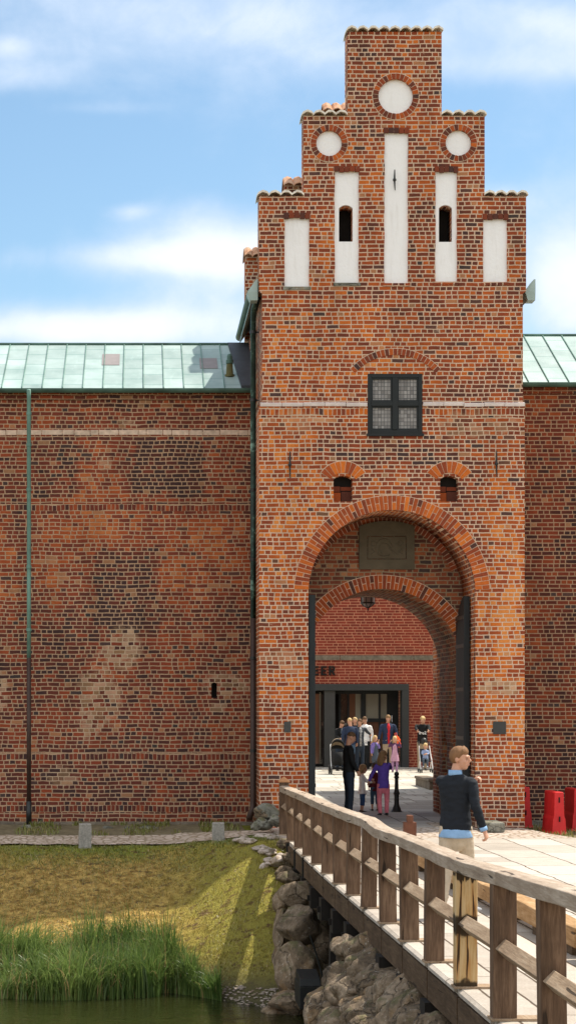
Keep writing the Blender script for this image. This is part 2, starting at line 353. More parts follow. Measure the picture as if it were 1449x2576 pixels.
def rockmat(name, cols):
    m, nt, b = mat(name); o = nt.obj(); oi = nt.n.new('ShaderNodeObjectInfo').outputs['Random']
    n = nt.noise(o, 2.2, 6, .68, dist=.8); n2 = nt.noise(o, 16, 4, .7)
    f = nt.m('ADD', nt.m('MULTIPLY', n, .75), nt.m('MULTIPLY', n2, .25))
    c = nt.ramp(f, [(.36, cols[0]), (.5, cols[1]), (.64, cols[2])])
    c = nt.mix(nt.sstep(nt.noise(o, 3.3, 4), .56, .68, 0, .6), c, (.24, .15, .075))
    st = nt.noise(nt.vm('MULTIPLY', o, (7, 7, 1.1)), 1.5, 4, .7); c = nt.mix(nt.sstep(st, .5, .7, 0, .55), c, (.035, .028, .02))
    ck = nt.vor(nt.vm('ADD', o, nt.vm('MULTIPLY', nt.noise(o, 3.0, 4, color=True), (.5, .5, .5))), 1.5, 'DISTANCE_TO_EDGE')[0]
    ck = nt.sstep(ck, .0, .02); c = nt.mix(nt.m('MULTIPLY', nt.m('SUBTRACT', 1.0, ck), .6), c, (.03, .024, .018)); n = nt.m('ADD', n, nt.m('MULTIPLY', ck, .5))
    c = nt.mix(nt.sstep(nt.noise(o, 24, 3), .62, .7, 0, .5), c, (.42, .39, .33)); c = nt.mix(nt.m('MULTIPLY', nt.sstep(nt.sep(nt.nrm())[2], .2, .8), nt.sstep(nt.noise(o, 5, 4), .5, .65, 0, .6)), c, (.08, .085, .03))
    c = nt.mix(1.0, c, nt.ramp(oi, [(0, .85), (1, 1.2)]), 'MULTIPLY')
    fin(nt, b, c, .85, nt.bump(nt.m('ADD', n, n2), .8, .04), .25); return m
M['rock'] = rockmat('boulder_stone', [(.07, .052, .036), (.175, .128, .085), (.32, .25, .18)])
M['palerock'] = rockmat('pale_paving_boulder', [(.28, .22, .19), (.44, .37, .32), (.58, .5, .44)])
M['greyrock'] = rockmat('grey_plinth_boulder', [(.12, .115, .09), (.19, .185, .15), (.28, .27, .23)])
def water():
    m, nt, b = mat('moat_water'); o = nt.obj()
    n = nt.noise(nt.vm('MULTIPLY', o, (1.0, 1.6, 1)), 3.0, 4, .6, dist=.3)
    n2 = nt.noise(o, 11.0, 2)
    fin(nt, b, (.018, .021, .006), .05, nt.bump(nt.m('ADD', n, nt.m('MULTIPLY', n2, .25)), .3, .08), .5); return m
M['water'] = water()
def leaf(name, a, c_, tr=.25):
    m, nt, b = mat(name); o = nt.obj()
    n = nt.noise(nt.vm('MULTIPLY', o, (6, 6, .7)), 2.0, 3)
    at = nt.n.new('ShaderNodeAttribute'); at.attribute_name = 'fire'
    f = nt.m('ADD', nt.m('MULTIPLY', at.outputs['Fac'], .7), nt.m('MULTIPLY', n, .3))
    c = nt.mix(f, a, c_); c = nt.mix(nt.m('GREATER_THAN', nt.white(nt.comb(at.outputs['Fac'], 3.0, 1.0)), .93), c, (.40, .29, .13)); fin(nt, b, c, .35, None, .5)
    t = nt.n.new('ShaderNodeBsdfTranslucent'); nt.put(t.inputs[0], c)
    ms = nt.n.new('ShaderNodeMixShader'); ms.inputs[0].default_value = tr
    nt.l.new(b.outputs[0], ms.inputs[1]); nt.l.new(t.outputs[0], ms.inputs[2])
    nt.l.new(ms.outputs[0], nt.n['Material Output'].inputs[0]); return m
M['reed'] = leaf('reed_leaf', (.03, .085, .012), (.27, .36, .10), .4)
M['turf'] = leaf('turf_blade', (.10, .15, .02), (.38, .28, .08), .2)
def leaded():
    m, nt, b = mat('leaded_glass'); o = nt.sep(nt.obj())
    u = nt.m('FRACT', nt.m('DIVIDE', o[0], .062)); v = nt.m('FRACT', nt.m('DIVIDE', o[2], .075))
    g = nt.m('MAXIMUM', nt.m('LESS_THAN', u, .16), nt.m('LESS_THAN', v, .14))
    cell = nt.white(nt.comb(nt.m('FLOOR', nt.m('DIVIDE', o[0], .062)), nt.m('FLOOR', nt.m('DIVIDE', o[2], .075)), 0.0))
    c = nt.mix(cell, (.15, .135, .125), (.30, .28, .265)); c = nt.mix(g, c, (.045, .045, .045))
    fin(nt, b, c, nt.fmix(g, .25, .5), nt.bump(cell, .3, .01), .5); return m
M['leaded'] = leaded()
def glass(name, col, r=.06, spec=.7):
    m, nt, b = mat(name); n = nt.noise(nt.obj(), 1.4, 2)
    fin(nt, b, nt.mix(n, tuple(k * .7 for k in col), col), r, nt.bump(n, .03, .05), spec); return m
M['glassdark'] = glass('dark_door_glass', (.03, .022, .018)); M['glasspale'] = glass('pale_door_glass', (.25, .25, .20), .15)
M['glassbrickrefl'] = glass('door_glass_brick_reflection', (.13, .06, .035), .1)  # brown of the mirrored brickwork is put into the pane colour
M['lantern'] = glass('milky_lantern_glass', (.40, .36, .38), .3, .4)
M['white'] = plain('white_paint', (.75, .75, .73), .5, .05, 5, 0)

# ------------------------------------------------------------------ object helpers
def tag(o, label=None, cat=None, group=None, kind=None):
    if label: o['label'] = label
    if cat: o['category'] = cat
    if group: o['group'] = group
    if kind: o['kind'] = kind
    return o
def thing(name, label, cat, loc=(0, 0, 0), rotz=0, group=None):
    o = bpy.data.objects.new(name, None); COL.objects.link(o); o.empty_display_size = .2
    o.location = loc; o.rotation_euler = (0, 0, rotz); return tag(o, label, cat, group)
def obj(name, bm, m, parent=None, smooth=False, bevel=0, keep=False):
    if isinstance(bm, bpy.types.Mesh): me = bm
    else:
        bmesh.ops.recalc_face_normals(bm, faces=bm.faces[:])
        me = bpy.data.meshes.new(name); bm.to_mesh(me)
        if not keep: bm.free()
    o = bpy.data.objects.new(name, me); COL.objects.link(o)
    for k in (m if isinstance(m, (list, tuple)) else [m]): me.materials.append(k)
    if parent: o.parent = parent
    if smooth:
        for p in me.polygons: p.use_smooth = True
    if bevel:
        b = o.modifiers.new('bevel', 'BEVEL'); b.width = bevel; b.segments = 2; b.limit_method = 'ANGLE'
    return o
def struct(name, bm, m, **k):
    return tag(obj(name, bm, m, **k), kind='structure')
def B(): return bmesh.new()
def hexa(bm, pts):   # 8 points: bottom 4 ccw, top 4 ccw
    v = [bm.verts.new(p) for p in pts]
    for f in ((0, 3, 2, 1), (4, 5, 6, 7), (0, 1, 5, 4), (1, 2, 6, 5), (2, 3, 7, 6), (3, 0, 4, 7)):
        bm.faces.new([v[i] for i in f])
    return v
def box(bm, x0, x1, y0, y1, z0, z1):
    return hexa(bm, [(x0, y0, z0), (x1, y0, z0), (x1, y1, z0), (x0, y1, z0), (x0, y0, z1), (x1, y0, z1), (x1, y1, z1), (x0, y1, z1)])
def loft(bm, secs, n=12, cap=True):
    """secs: (center, rx, ry, axisx) or (center, r). rings across the path"""
    rings = []; cs = [Vector(s[0]) for s in secs]
    for i, s in enumerate(secs):
        a = cs[max(0, i - 1)]; b = cs[min(len(cs) - 1, i + 1)]; t = (b - a)
        t = t.normalized() if t.length > 1e-9 else Vector((0, 0, 1))
        if len(s) == 2: rx = ry = s[1]; ax = Vector((1, 0, 0)) if abs(t.x) < .9 else Vector((0, 1, 0))
        else: rx, ry, ax = s[1], s[2], Vector(s[3])
        ax = (ax - t * ax.dot(t)).normalized(); ay = t.cross(ax)
        rings.append([bm.verts.new(cs[i] + ax * (rx * math.cos(2 * math.pi * k / n)) + ay * (ry * math.sin(2 * math.pi * k / n))) for k in range(n)])
    for a, b in zip(rings, rings[1:]):
        for k in range(n): bm.faces.new((a[k], a[(k + 1) % n], b[(k + 1) % n], b[k]))
    if cap: bm.faces.new(rings[0][::-1]); bm.faces.new(rings[-1])
def tube(bm, pts, r, n=10): loft(bm, [(p, r) for p in pts], n)
def lathe(bm, prof, c=(0, 0, 0), n=20):
    c = Vector(c); rings = []
    for r, z in prof: rings.append([bm.verts.new(c + Vector((max(r, .0005) * math.cos(2 * math.pi * k / n), max(r, .0005) * math.sin(2 * math.pi * k / n), z))) for k in range(n)])
    for a, b in zip(rings, rings[1:]):
        for k in range(n): bm.faces.new((a[k], a[(k + 1) % n], b[(k + 1) % n], b[k]))
    bm.faces.new(rings[0][::-1]); bm.faces.new(rings[-1])
def ell(bm, c, r, Mx=None, sub=2):
    mm = Matrix.Translation(Vector(c)) @ (Mx.to_4x4() if Mx else Matrix.Identity(4)) @ Matrix.Diagonal((r[0], r[1], r[2], 1))
    bmesh.ops.create_icosphere(bm, subdivisions=sub, radius=1, matrix=mm)
def plate(outer, holes, y0, y1):
    """closed outline with holes in the XZ plane, solid between y0 and y1"""
    cu = bpy.data.curves.new('c', 'CURVE'); cu.dimensions = '2D'; cu.fill_mode = 'BOTH'; cu.extrude = (y1 - y0) / 2
    for pts in [outer] + list(holes):
        sp = cu.splines.new('POLY'); sp.points.add(len(pts) - 1); sp.use_cyclic_u = True
        for i, p in enumerate(pts): sp.points[i].co = (p[0], p[1], 0, 1)
    o = bpy.data.objects.new('c', cu); COL.objects.link(o)
    dg = bpy.context.evaluated_depsgraph_get()
    me = bpy.data.meshes.new_from_object(o.evaluated_get(dg))
    bpy.data.objects.remove(o)
    ym = (y0 + y1) / 2
    for v in me.vertices: v.co = (v.co.x, ym - v.co.z, v.co.y)
    bm = B(); bm.from_mesh(me); bmesh.ops.remove_doubles(bm, verts=bm.verts[:], dist=1e-5); return bm
def circ(cx, cz, r, n=36): return [(cx + r * math.cos(2 * math.pi * k / n), cz + r * math.sin(2 * math.pi * k / n)) for k in range(n)]
def rect(x0, x1, z0, z1, j=0.0):
    if not j: return [(x0, z0), (x1, z0), (x1, z1), (x0, z1)]
    out = []; c = [(x0, z0), (x1, z0), (x1, z1), (x0, z1)]
    for i in range(4):
        a, b = c[i], c[(i + 1) % 4]; L = math.hypot(b[0] - a[0], b[1] - a[1]); k = max(1, int(L / .16))
        for q in range(k):
            t = q / k; jj = j if q else 0
            out.append((a[0] + (b[0] - a[0]) * t + R.uniform(-jj, jj), a[1] + (b[1] - a[1]) * t + R.uniform(-jj, jj) * .5))
    return out
def archpoly(x0, x1, zb, zc, n=24, rise=None):
    """opening with vertical sides and round (or segmental) head, crown at zc"""
    w = (x1 - x0) / 2; cx = (x0 + x1) / 2; rise = rise or w; r = (w * w + rise * rise) / (2 * rise); cz = zc - r
    a0 = math.asin(min(1, w / r)); pts = [(x0, zb), (x1, zb)]
    for k in range(n + 1):
        a = a0 - 2 * a0 * k / n; pts.append((cx + r * math.sin(a), cz + r * math.cos(a)))
    return pts
def gain(bm, f):
    return f
def set_fire(me, vals):
    at = me.attributes.new('fire', 'FLOAT', 'FACE')
    for i, v in enumerate(vals): at.data[i].value = v
def ring(name, cx, cz, r0, r1, a0, a1, n, yf, parent, split=True, lo=.2, hi=.95, m='ring', proud=.012):
    """arch ring of separate bricks over a mortar bed; angles measured from the crown"""
    mb = B(); k = 48
    for i in range(k):
        a, b = a0 + (a1 - a0) * i / k, a0 + (a1 - a0) * (i + 1) / k
        pts = []
        for y in (yf - proud * .5, yf + .02):
            for (r, t) in ((r0 + .003, a), (r0 + .003, b), (r1 + .012, b), (r1 + .012, a)): pts.append((cx + r * math.sin(t), y, cz + r * math.cos(t)))
        hexa(mb, pts)
    obj('arch_mortar', mb, M['mortar'], parent)
    bm = B(); fire = []
    da = (a1 - a0) / n
    for i in range(n):
        a = a0 + da * i; g = .0065 / r1; segs = [(r0, r1)]
        if split and i % 2: mid = r0 + (r1 - r0) * (.5 + R.uniform(-.04, .04)); segs = [(r0, mid - .006), (mid + .006, r1)]
        for (ra, rb) in segs:
            f = R.uniform(lo, hi) if R.random() > .12 else R.uniform(0, .2)
            j = R.uniform(-.002, .002); aa, bb = a + g, a + da - g; pr = proud + R.uniform(-.003, .003)
            pts = []
            for y in (yf - pr, yf + .02):
                for (r, t) in ((ra - j, aa), (ra, bb), (rb + j, bb), (rb, aa)): pts.append((cx + r * math.sin(t), y, cz + r * math.cos(t)))
            hexa(bm, pts); fire += [f] * 6
    o = obj(name, bm, M[m], parent); set_fire(o.data, fire); return o
def soldiers(name, x0, x1, z0, z1, n, yf, parent, lo=.0, hi=.4):
    bm = B(); fire = []; w = (x1 - x0) / n
    for i in range(n):
        box(bm, x0 + w * i + .005, x0 + w * (i + 1) - .005, yf - .02 + R.uniform(-.006, .006), yf + .02, z0 + R.uniform(-.015, .01), z1); fire += [R.uniform(lo, hi)] * 6
    o = obj(name, bm, M['ring'], parent); set_fire(o.data, fire); return o
def tilerow(name, x0, x1, zt, y0, y1, parent, m, per=.20, slope=.10, th=.018):
    """a course of barrel tiles laid across the top of a wall, falling to both faces"""
    bm = B(); n = max(1, round((x1 - x0) / per)); per = (x1 - x0) / n; ym = (y0 + y1) / 2; st = 10
    rows = [(y0, zt - slope), (y0 + (ym - y0) * .5, zt - slope * .45), (ym, zt), (ym + (y1 - ym) * .5, zt - slope * .45), (y1, zt - slope)]
    top = []; bot = []
    for yy, zz in rows:
        ta, ba = [], []
        for i in range(n * st + 1):
            x = x0 + per * i / st; ph = (i % st) / st; w = abs(math.sin(math.pi * ph)) ** .8
            z = zz + .062 * w; sag = .004 * math.sin(i * 1.7)
            ta.append(bm.verts.new((x, yy, z + sag))); ba.append(bm.verts.new((x, yy, z - th + sag)))
        top.append(ta); bot.append(ba)
    L = n * st
    for j in range(len(rows) - 1):
        for i in range(L):
            bm.faces.new((top[j][i], top[j][i + 1], top[j + 1][i + 1], top[j + 1][i]))
            bm.faces.new((bot[j][i], bot[j + 1][i], bot[j + 1][i + 1], bot[j][i + 1]))
    for i in range(L):
        bm.faces.new((top[0][i], bot[0][i], bot[0][i + 1], top[0][i + 1])); bm.faces.new((top[-1][i], top[-1][i + 1], bot[-1][i + 1], bot[-1][i]))
    for j in range(len(rows) - 1):
        bm.faces.new((top[j][0], top[j + 1][0], bot[j + 1][0], bot[j][0])); bm.faces.new((top[j][L], bot[j][L], bot[j + 1][L], top[j + 1][L]))
    return obj(name, bm, m, parent)
def rockmesh(bm, c, r, seed, sub=4, rough=.22, rot=0.0):
    b2 = B(); bmesh.ops.create_icosphere(b2, subdivisions=sub, radius=1)
    rs = random.Random(seed); off = Vector((rs.uniform(0, 90), rs.uniform(0, 90), rs.uniform(0, 90)))
    pl = [(Vector((rs.uniform(-1, 1), rs.uniform(-1, 1), rs.uniform(-1, 1))).normalized(), rs.uniform(.62, .88)) for _ in range(11)]
    Rm = Matrix.Rotation(rot, 3, 'Z'); c = Vector(c)
    for v in b2.verts:
        p = v.co.copy()
        for nn, d in pl:
            k = p.dot(nn) - d
            if k > 0: p -= nn * k * .95
        p *= 1 + rough * mn.noise(p * 1.5 + off) + rough * .5 * mn.noise(p * 4 + off) + rough * .2 * mn.noise(p * 11 + off)
        v.co = c + Rm @ Vector((p.x * r[0], p.y * r[1], p.z * r[2]))
    me = bpy.data.meshes.new('t'); b2.to_mesh(me); b2.free(); bm.from_mesh(me); bpy.data.meshes.remove(me)

#PART2
# ------------------------------------------------------------------ GATE TOWER
S0 = 175.0; YF = Dp(S0); SR = 168.35; YR = Dp(SR); YP = Dp(157.0); YG = Dp(152.8)
x0, z0 = lambda px: X(px, S0), lambda py: Z(py, S0)
tower = thing('gate_tower', 'tall red brick gate tower with stepped gable and white blind niches above the arch', 'tower', (X(1312, S0), YF, -2.3))
tower.location = (0, 0, 0)
gable_out = [(x0(a), z0(b)) for a, b in ((868, 974), (868, 655), (1017, 655), (1017, 386), (1164, 386), (1164, 104), (1479, 104), (1479, 386), (1623, 386), (1623, 655), (1762, 655), (1762, 974))]
ZB = -2.9
low_out = [(x0(1757), ZB), (x0(1757), z0(1362)), (x0(1751), z0(1358)), (x0(1751), z0(982))]
low_l = [(x0(878), z0(982)), (x0(878), z0(1358)), (x0(868), z0(1362)), (x0(868), ZB)]
full = low_l[::-1] + gable_out + low_out[::-1]
body_out = low_l[::-1] + low_out[::-1]
AX0, AX1, AZC = x0(1033), x0(1592), z0(1708)
arch_o = archpoly(AX0, AX1, ZB - .1, AZC, 40)
def open_bottom(outer, arch):
    """merge a door-like opening with the bottom edge: outer must start bottom-left and end bottom-right"""
    a = [p for p in arch[2:]]           # from right spring over the crown to left spring
    zb = outer[0][1]
    return outer + [(arch[1][0], zb)] + a + [(arch[0][0], zb)]
slots = [(1287, 1367, 441, 949), (1121, 1202, 570, 948), (1458, 1531, 571, 944), (953, 1036, 726, 961), (1618, 1699, 730, 945)]
circs = [(1325, 321, 58), (1102, 478, 43), (1535, 477, 43)]
slits = [(1136, 1182, 683, 806), (1471, 1515, 683, 807)]
eyes = [(1117, 1181, 1592, 1680), (1474, 1535, 1593, 1680)]
win = (1231, 1415, 1251, 1452)
def pr(t, g=0): return (x0(t[0]) - g, x0(t[1]) + g, z0(t[3]) - g, z0(t[2]) + g)
front_holes = [circ(x0(a), z0(b), r / S0) for a, b, r in circs] + [rect(*pr(s), j=.007) for s in slots] + \
    [archpoly(x0(a), x0(b), z0(d), z0(c), 10, .07) for a, b, c, d in eyes] + [rect(*pr(win))]
front = plate(open_bottom(full, arch_o), front_holes, YF, YF + .11)
obj('front_wall', front, M['tower'], tower)
# gable backing and lower body (between the front skin and the recess)
slit_h = [archpoly(x0(a), x0(b), z0(d), z0(c), 8, .06) for a, b, c, d in slits]
gb = [(gable_out[0][0] + .003, gable_out[0][1])] + [(max(min(a, x0(1762) - .003), x0(868) + .003), b - .003) for a, b in gable_out[1:-1]] + [(gable_out[-1][0] - .003, gable_out[-1][1])]
obj('gable_wall', plate(gb, slit_h, YF + .11, YF + .48), M['tower'], tower)
bo = [(a + (.003 if a < 4 else -.003), b) for a, b in body_out]
eye_b = [archpoly(x0(a), x0(b), z0(d), z0(c), 10, .07) for a, b, c, d in eyes]
obj('arch_recess_wall', plate(open_bottom(bo, arch_o), eye_b + [rect(*pr(win))], YF + .11, YR), M['tower'], tower)
IX0, IX1, IZC = X(1017, SR), X(1543, SR), Z(1973, SR)
arch_i = archpoly(IX0, IX1, ZB - .1, IZC, 40)
core = obj('passage_wall', plate(open_bottom([(a + (.003 if a < 4 else -.003), b) for a, b in body_out], arch_i), [], YR, YP), [M['tower'], M['inner']], tower)
for p in core.data.polygons: p.material_index = 1
obj('rear_wall', plate(open_bottom([(a + (.006 if a < 4 else -.006), b) for a, b in body_out], arch_o), [], YP, YG), M['tower'], tower)
# pointed niches cut into the right passage wall
def cutter(y0, y1, zb, zc):
    bm = B(); pts = [(y0, zb), (y1, zb), (y1, zc - .35), ((y0 + y1) / 2, zc), (y0, zc - .35)]
    a = [bm.verts.new((IX1 - .1, y, z)) for y, z in pts]; b = [bm.verts.new((IX1 + .22, y, z)) for y, z in pts]
    for i in range(5): bm.faces.new((a[i], a[(i + 1) % 5], b[(i + 1) % 5], b[i]))
    bm.faces.new(a[::-1]); bm.faces.new(b); bmesh.ops.recalc_face_normals(bm, faces=bm.faces[:])
    me = bpy.data.meshes.new('c'); bm.to_mesh(me); o = bpy.data.objects.new('c', me); COL.objects.link(o); return o
for (a, b, c_, d) in ((37.72, 38.3, -1.1, -.05), (39.1, 39.7, -1.5, -.45)):
    c = cutter(a, b, c_, d); mo = core.modifiers.new('n', 'BOOLEAN'); mo.object = c; mo.operation = 'DIFFERENCE'; mo.solver = 'EXACT'
    dg = bpy.context.evaluated_depsgraph_get(); nm = bpy.data.meshes.new_from_object(core.evaluated_get(dg)); core.modifiers.clear()
    core.data = nm; bpy.data.objects.remove(c)
for p in core.data.polygons: p.material_index = 1
# rear gable
rg = [(a, b) for a, b in gable_out]
obj('rear_gable', plate([(a, b) for a, b in rg], [], YG - .42, YG), M['tower'], tower)
bm = B(); box(bm, x0(878), x0(1751), YF + .5, YG - .44, z0(982) - .3, z0(982)); obj('wall_head', bm, M['tower'], tower)
# saddle roof in copper between the gables
bm = B(); xm = x0(1315); ez = z0(974) + .02; rz = ez + 3.6
for s in (-1, 1):
    xe = xm + s * 2.68
    pts = [(xe, YF + .49, ez - .1), (xe, YG - .43, ez - .1), (xm, YG - .43, rz), (xm, YF + .49, rz)]
    hexa(bm, [*pts, *[(a, b, c + .05) for a, b, c in pts]])
obj('roof', bm, M['coppertrim'], tower)
# gable end triangles closing the attic are behind the gables; gutters with hoppers
for s, xg in ((-1, x0(868) - .12), (1, x0(1762) + .10)):
    bm = B(); n = 8; prev = None
    for j, yy in enumerate((YF + .35, YG - .3)):
        ringv = [bm.verts.new((xg + .085 * math.cos(math.pi + math.pi * k / n), yy, z0(958) + .09 * math.sin(math.pi + math.pi * k / n))) for k in range(n + 1)]
        ringv += [bm.verts.new((xg + .07 * math.cos(-math.pi * k / n), yy, z0(958) + .006 + .075 * math.sin(-math.pi * k / n))) for k in range(n + 1)]
        if prev:
            for k in range(len(ringv)): bm.faces.new((prev[k], prev[(k + 1) % len(ringv)], ringv[(k + 1) % len(ringv)], ringv[k]))
        else: bm.faces.new(ringv)
        prev = ringv
    bm.faces.new(prev[::-1]); obj('gutter', bm, M['darkcopper'], tower)
    bm = B(); a = xg - .10; b = xg + .10
    yh = YF + .12
    hexa(bm, [(a + .06, yh, z0(1000)), (b, yh, z0(1000)), (b, yh + .3, z0(1000)), (a + .06, yh + .3, z0(1000)), (a, yh - .02, z0(972)), (b, yh - .02, z0(972)), (b, yh + .36, z0(972)), (a, yh + .36, z0(972))])
    hexa(bm, [(a, yh - .02, z0(972)), (b, yh - .02, z0(972)), (b, yh + .36, z0(972)), (a, yh + .36, z0(972)), (b - .03, yh - .02, z0(930)), (b, yh - .02, z0(930)), (b, yh + .36, z0(930)), (b - .03, yh + .36, z0(930))])
    obj('hopper', bm, M['coppertrim'], tower)
# white panels
for i, s in enumerate(slots):
    h = [slit_h[i - 1]] if i in (1, 2) else []
    a, b, c, d = pr(s)
    o = obj('white_panel', plate(rect(a - .004, b + .004, c - .004, d + .004), h, YF + .045, YF + .113), M['plaster'], tower)
    a, b, c, d = pr(s); soldiers('lintel_bricks', a - .02, b + .02, d - .02, d + .085, 5, YF, tower)
    bm = B(); box(bm, a - .03, b + .03, YF - .02, YF + .045, c - .05, c + .008); obj('niche_sill', bm, M['greyrock'] if i % 2 else M['tower'], tower)
for (a, b, r) in circs:
    obj('white_roundel', plate(circ(x0(a), z0(b), r / S0 + .004), [], YF + .05, YF + .113), M['plaster'], tower)
    ring('roundel_bricks', x0(a), z0(b), r / S0, (r + 19) / S0, 0, 2 * math.pi, 30 if r > 50 else 24, YF, tower, False, .1, .75)
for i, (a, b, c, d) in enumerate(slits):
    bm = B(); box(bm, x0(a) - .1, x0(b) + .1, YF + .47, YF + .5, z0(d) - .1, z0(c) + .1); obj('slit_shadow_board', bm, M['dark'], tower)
for i, (a, b, c, d) in enumerate(eyes):
    bm = B(); box(bm, x0(a) - .05, x0(b) + .05, YF + .22, YF + .27, z0(d) - .05, z0(c) + .05); obj('niche_shade_board', bm, M['dark'], tower)  # near-black backing paints the shade at the back of the niche
    bm = B(); fire = []
    for (u0, u1, v0, v1, f) in ((0, .42, 0, .38, .6), (.46, 1, 0, .42, .12), (0, .4, .42, .62, .3), (.44, .98, .46, .60, .35)):
        ww = x0(b) - x0(a); hh = z0(c) - z0(d)
        box(bm, x0(a) + ww * u0, x0(a) + ww * u1, YF + .18 if f > .5 else YF + .20, YF + .225, z0(d) + hh * v0, z0(d) + hh * v1); fire += [f] * 6
    o = obj('infill_bricks', bm, M['ring'], tower); set_fire(o.data, fire)
    ring('slit_arch_bricks', (x0(a) + x0(b)) / 2, z0(1636), .30, .52, -.95, .95, 9, YF, tower, False, .4, .92)
# main rings
w = (AX1 - AX0) / 2; cxa = (AX0 + AX1) / 2; cza = AZC - w
ring('arch_bricks', cxa, cza, w, w + .272, -1.53, 1.53, 66, YF, tower, True, .34, .9)
w2 = (IX1 - IX0) / 2; cxi = (IX0 + IX1) / 2; czi = IZC - w2
ring('inner_arch_bricks', cxi, czi, w2, w2 + .27, -1.25, 1.35, 54, YR, tower, True, .35, .8)
ring('recess_arch_bricks', cxa, cza, w - .13, w - .004, -1.2, 1.2, 44, YR, tower, False, .1, .55)
# shallow segmental relieving arch over the window
rw = 1.02; ring('window_arch_bricks', x0(1324), z0(1188) - rw, rw, rw + .12, -.86, .86, 23, YF, tower, False, .2, .7)
# string course
for (a, b) in ((872, 1230), (1416, 1757)):
    n = 5; bm = B()
    for i in range(n):
        xa = x0(a) + (x0(b) - x0(a)) * i / n + .004; xb = x0(a) + (x0(b) - x0(a)) * (i + 1) / n - .004; dz = R.uniform(-.008, .008)
        hexa(bm, [(xa, YF - .035, z0(1361) + dz), (xb, YF - .035, z0(1361) + dz), (xb, YF + .05, z0(1361) + dz), (xa, YF + .05, z0(1361) + dz),
                  (xa, YF - .07, z0(1350) + dz), (xb, YF - .07, z0(1350) + dz), (xb, YF + .05, z0(1346) + dz), (xa, YF + .05, z0(1346) + dz)])
    obj('string_course', bm, M['stringstone'], tower, bevel=.008)
# leaded window
wx0, wx1, wz0, wz1 = pr(win); wn = None
bm = B(); yw = YF + .005; t = .075
box(bm, wx0, wx0 + t, yw, yw + .1, wz0, wz1); box(bm, wx1 - t, wx1, yw, yw + .1, wz0, wz1)
box(bm, wx0 + t, wx1 - t, yw, yw + .1, wz1 - t, wz1); box(bm, wx0 + t, wx1 - t, yw, yw + .1, wz0, wz0 + t)
mx = (wx0 + wx1) / 2; mz = (wz0 + wz1) / 2
box(bm, mx - .05, mx + .05, yw - .012, yw + .1, wz0 + t, wz1 - t)
box(bm, wx0 + t, mx - .05, yw - .012, yw + .1, mz - .045, mz + .045); box(bm, mx + .05, wx1 - t, yw - .012, yw + .1, mz - .045, mz + .045)
wn = obj('window', bm, M['frame'], tower, bevel=.006)
bm = B(); box(bm, wx0 - .02, wx1 + .02, YF - .05, YF + .02, wz0 - .05, wz0 - .003); obj('window_sill', bm, M['frame'], wn)
for (a, b) in ((wx0 + t, mx - .05), (mx + .05, wx1 - t)):
    for (c, d) in ((wz0 + t, mz - .045), (mz + .045, wz1 - t)):
        bm = B(); box(bm, a, b, yw + .055, yw + .075, c, d); obj('leaded_pane', bm, M['leaded'], wn)
        bm = B(); q = .028
        for r_ in ((a, a + q, c, d), (b - q, b, c, d), (a + q, b - q, c, c + q), (a + q, b - q, d - q, d)): box(bm, r_[0], r_[1], yw + .02, yw + .054, r_[2], r_[3])
        obj('casement', bm, M['frame'], wn)
# wall anchors
def anchor(px, p0, p1, knob=True, par=tower):
    bm = B(); xx = x0(px); loft(bm, [((xx, YF - .03, z0(p1)), .009, .006, (1, 0, 0)), ((xx - .01, YF - .035, z0((p0 + p1) / 2)), .02, .012, (1, 0, 0)), ((xx - .005, YF - .03, z0(p0)), .010, .006, (1, 0, 0))], 8)
    if knob: ell(bm, (xx - .01, YF - .04, z0((p0 + p1) / 2)), (.036, .03, .036))
    return obj('wall_anchor', bm, M['iron'], par)
a_ = anchor(1322, 568, 637)
for v in a_.data.vertices: v.co.y += .045 * 0
anchor(972, 1513, 1602); anchor(1663, 1510, 1598)
# small plaques beside the arch
for (a, b, c, d) in ((951, 974, 2418, 2454), (1651, 1694, 2418, 2460)):
    bm = B(); box(bm, x0(a), x0(b), YF - .025, YF + .01, z0(d), z0(c)); obj('metal_plaque', bm, M['museumcol'] if a < 1000 else M['museumframe'], tower, bevel=.004)
# tympanum stone with a worn relief
tx0, tx1, tz0, tz1 = X(1202, SR), X(1387, SR), Z(1908, SR), Z(1746, SR)
ty = YR - .05
tp = obj('tympanum_stone', plate(archpoly(tx0, tx1, tz0, tz1, 14, .10), [rect(tx0 + .14 + .02, tx1 - .16, tz0 + .2, tz1 - .30)], ty, YR - .003), M['tympstone'], tower)
bm = B(); a, b, c, d = tx0 + .16, tx1 - .16, tz0 + .2, tz1 - .30
box(bm, a + .012, b - .012, ty + .012, YR - .004, c + .012, d - .012)
def reltube(pts, r): tube(bm, [(p[0], ty + .012, p[1]) for p in pts], r, 6)
mx, mz = (a + b) / 2, (c + d) / 2; q = (d - c) / 2
reltube([(mx - .05 + q * .72 * math.cos(t_), mz + q * .75 * math.sin(t_)) for t_ in [k * .35 + .9 for k in range(14)]], .012)
reltube([(mx - .05 + q * .45 * math.cos(t_), mz - .02 + q * .45 * math.sin(t_)) for t_ in [k * .4 for k in range(12)]], .012)
reltube([(mx + .05, mz + .12), (mx + .12, mz + .02), (mx + .06, mz - .02), (mx + .2, mz - .14)], .013)
for sx in (-1, 1):
    reltube([(mx + sx * .27 + .05 * math.cos(t_ * .6), mz + .08 + .05 * math.sin(t_ * .6)) for t_ in range(10)], .010)
    reltube([(mx + sx * .30, mz - .02), (mx + sx * .24, mz - .08), (mx + sx * .31, mz - .13)], .012)
obj('worn_relief', bm, M['tympstone'], tp)
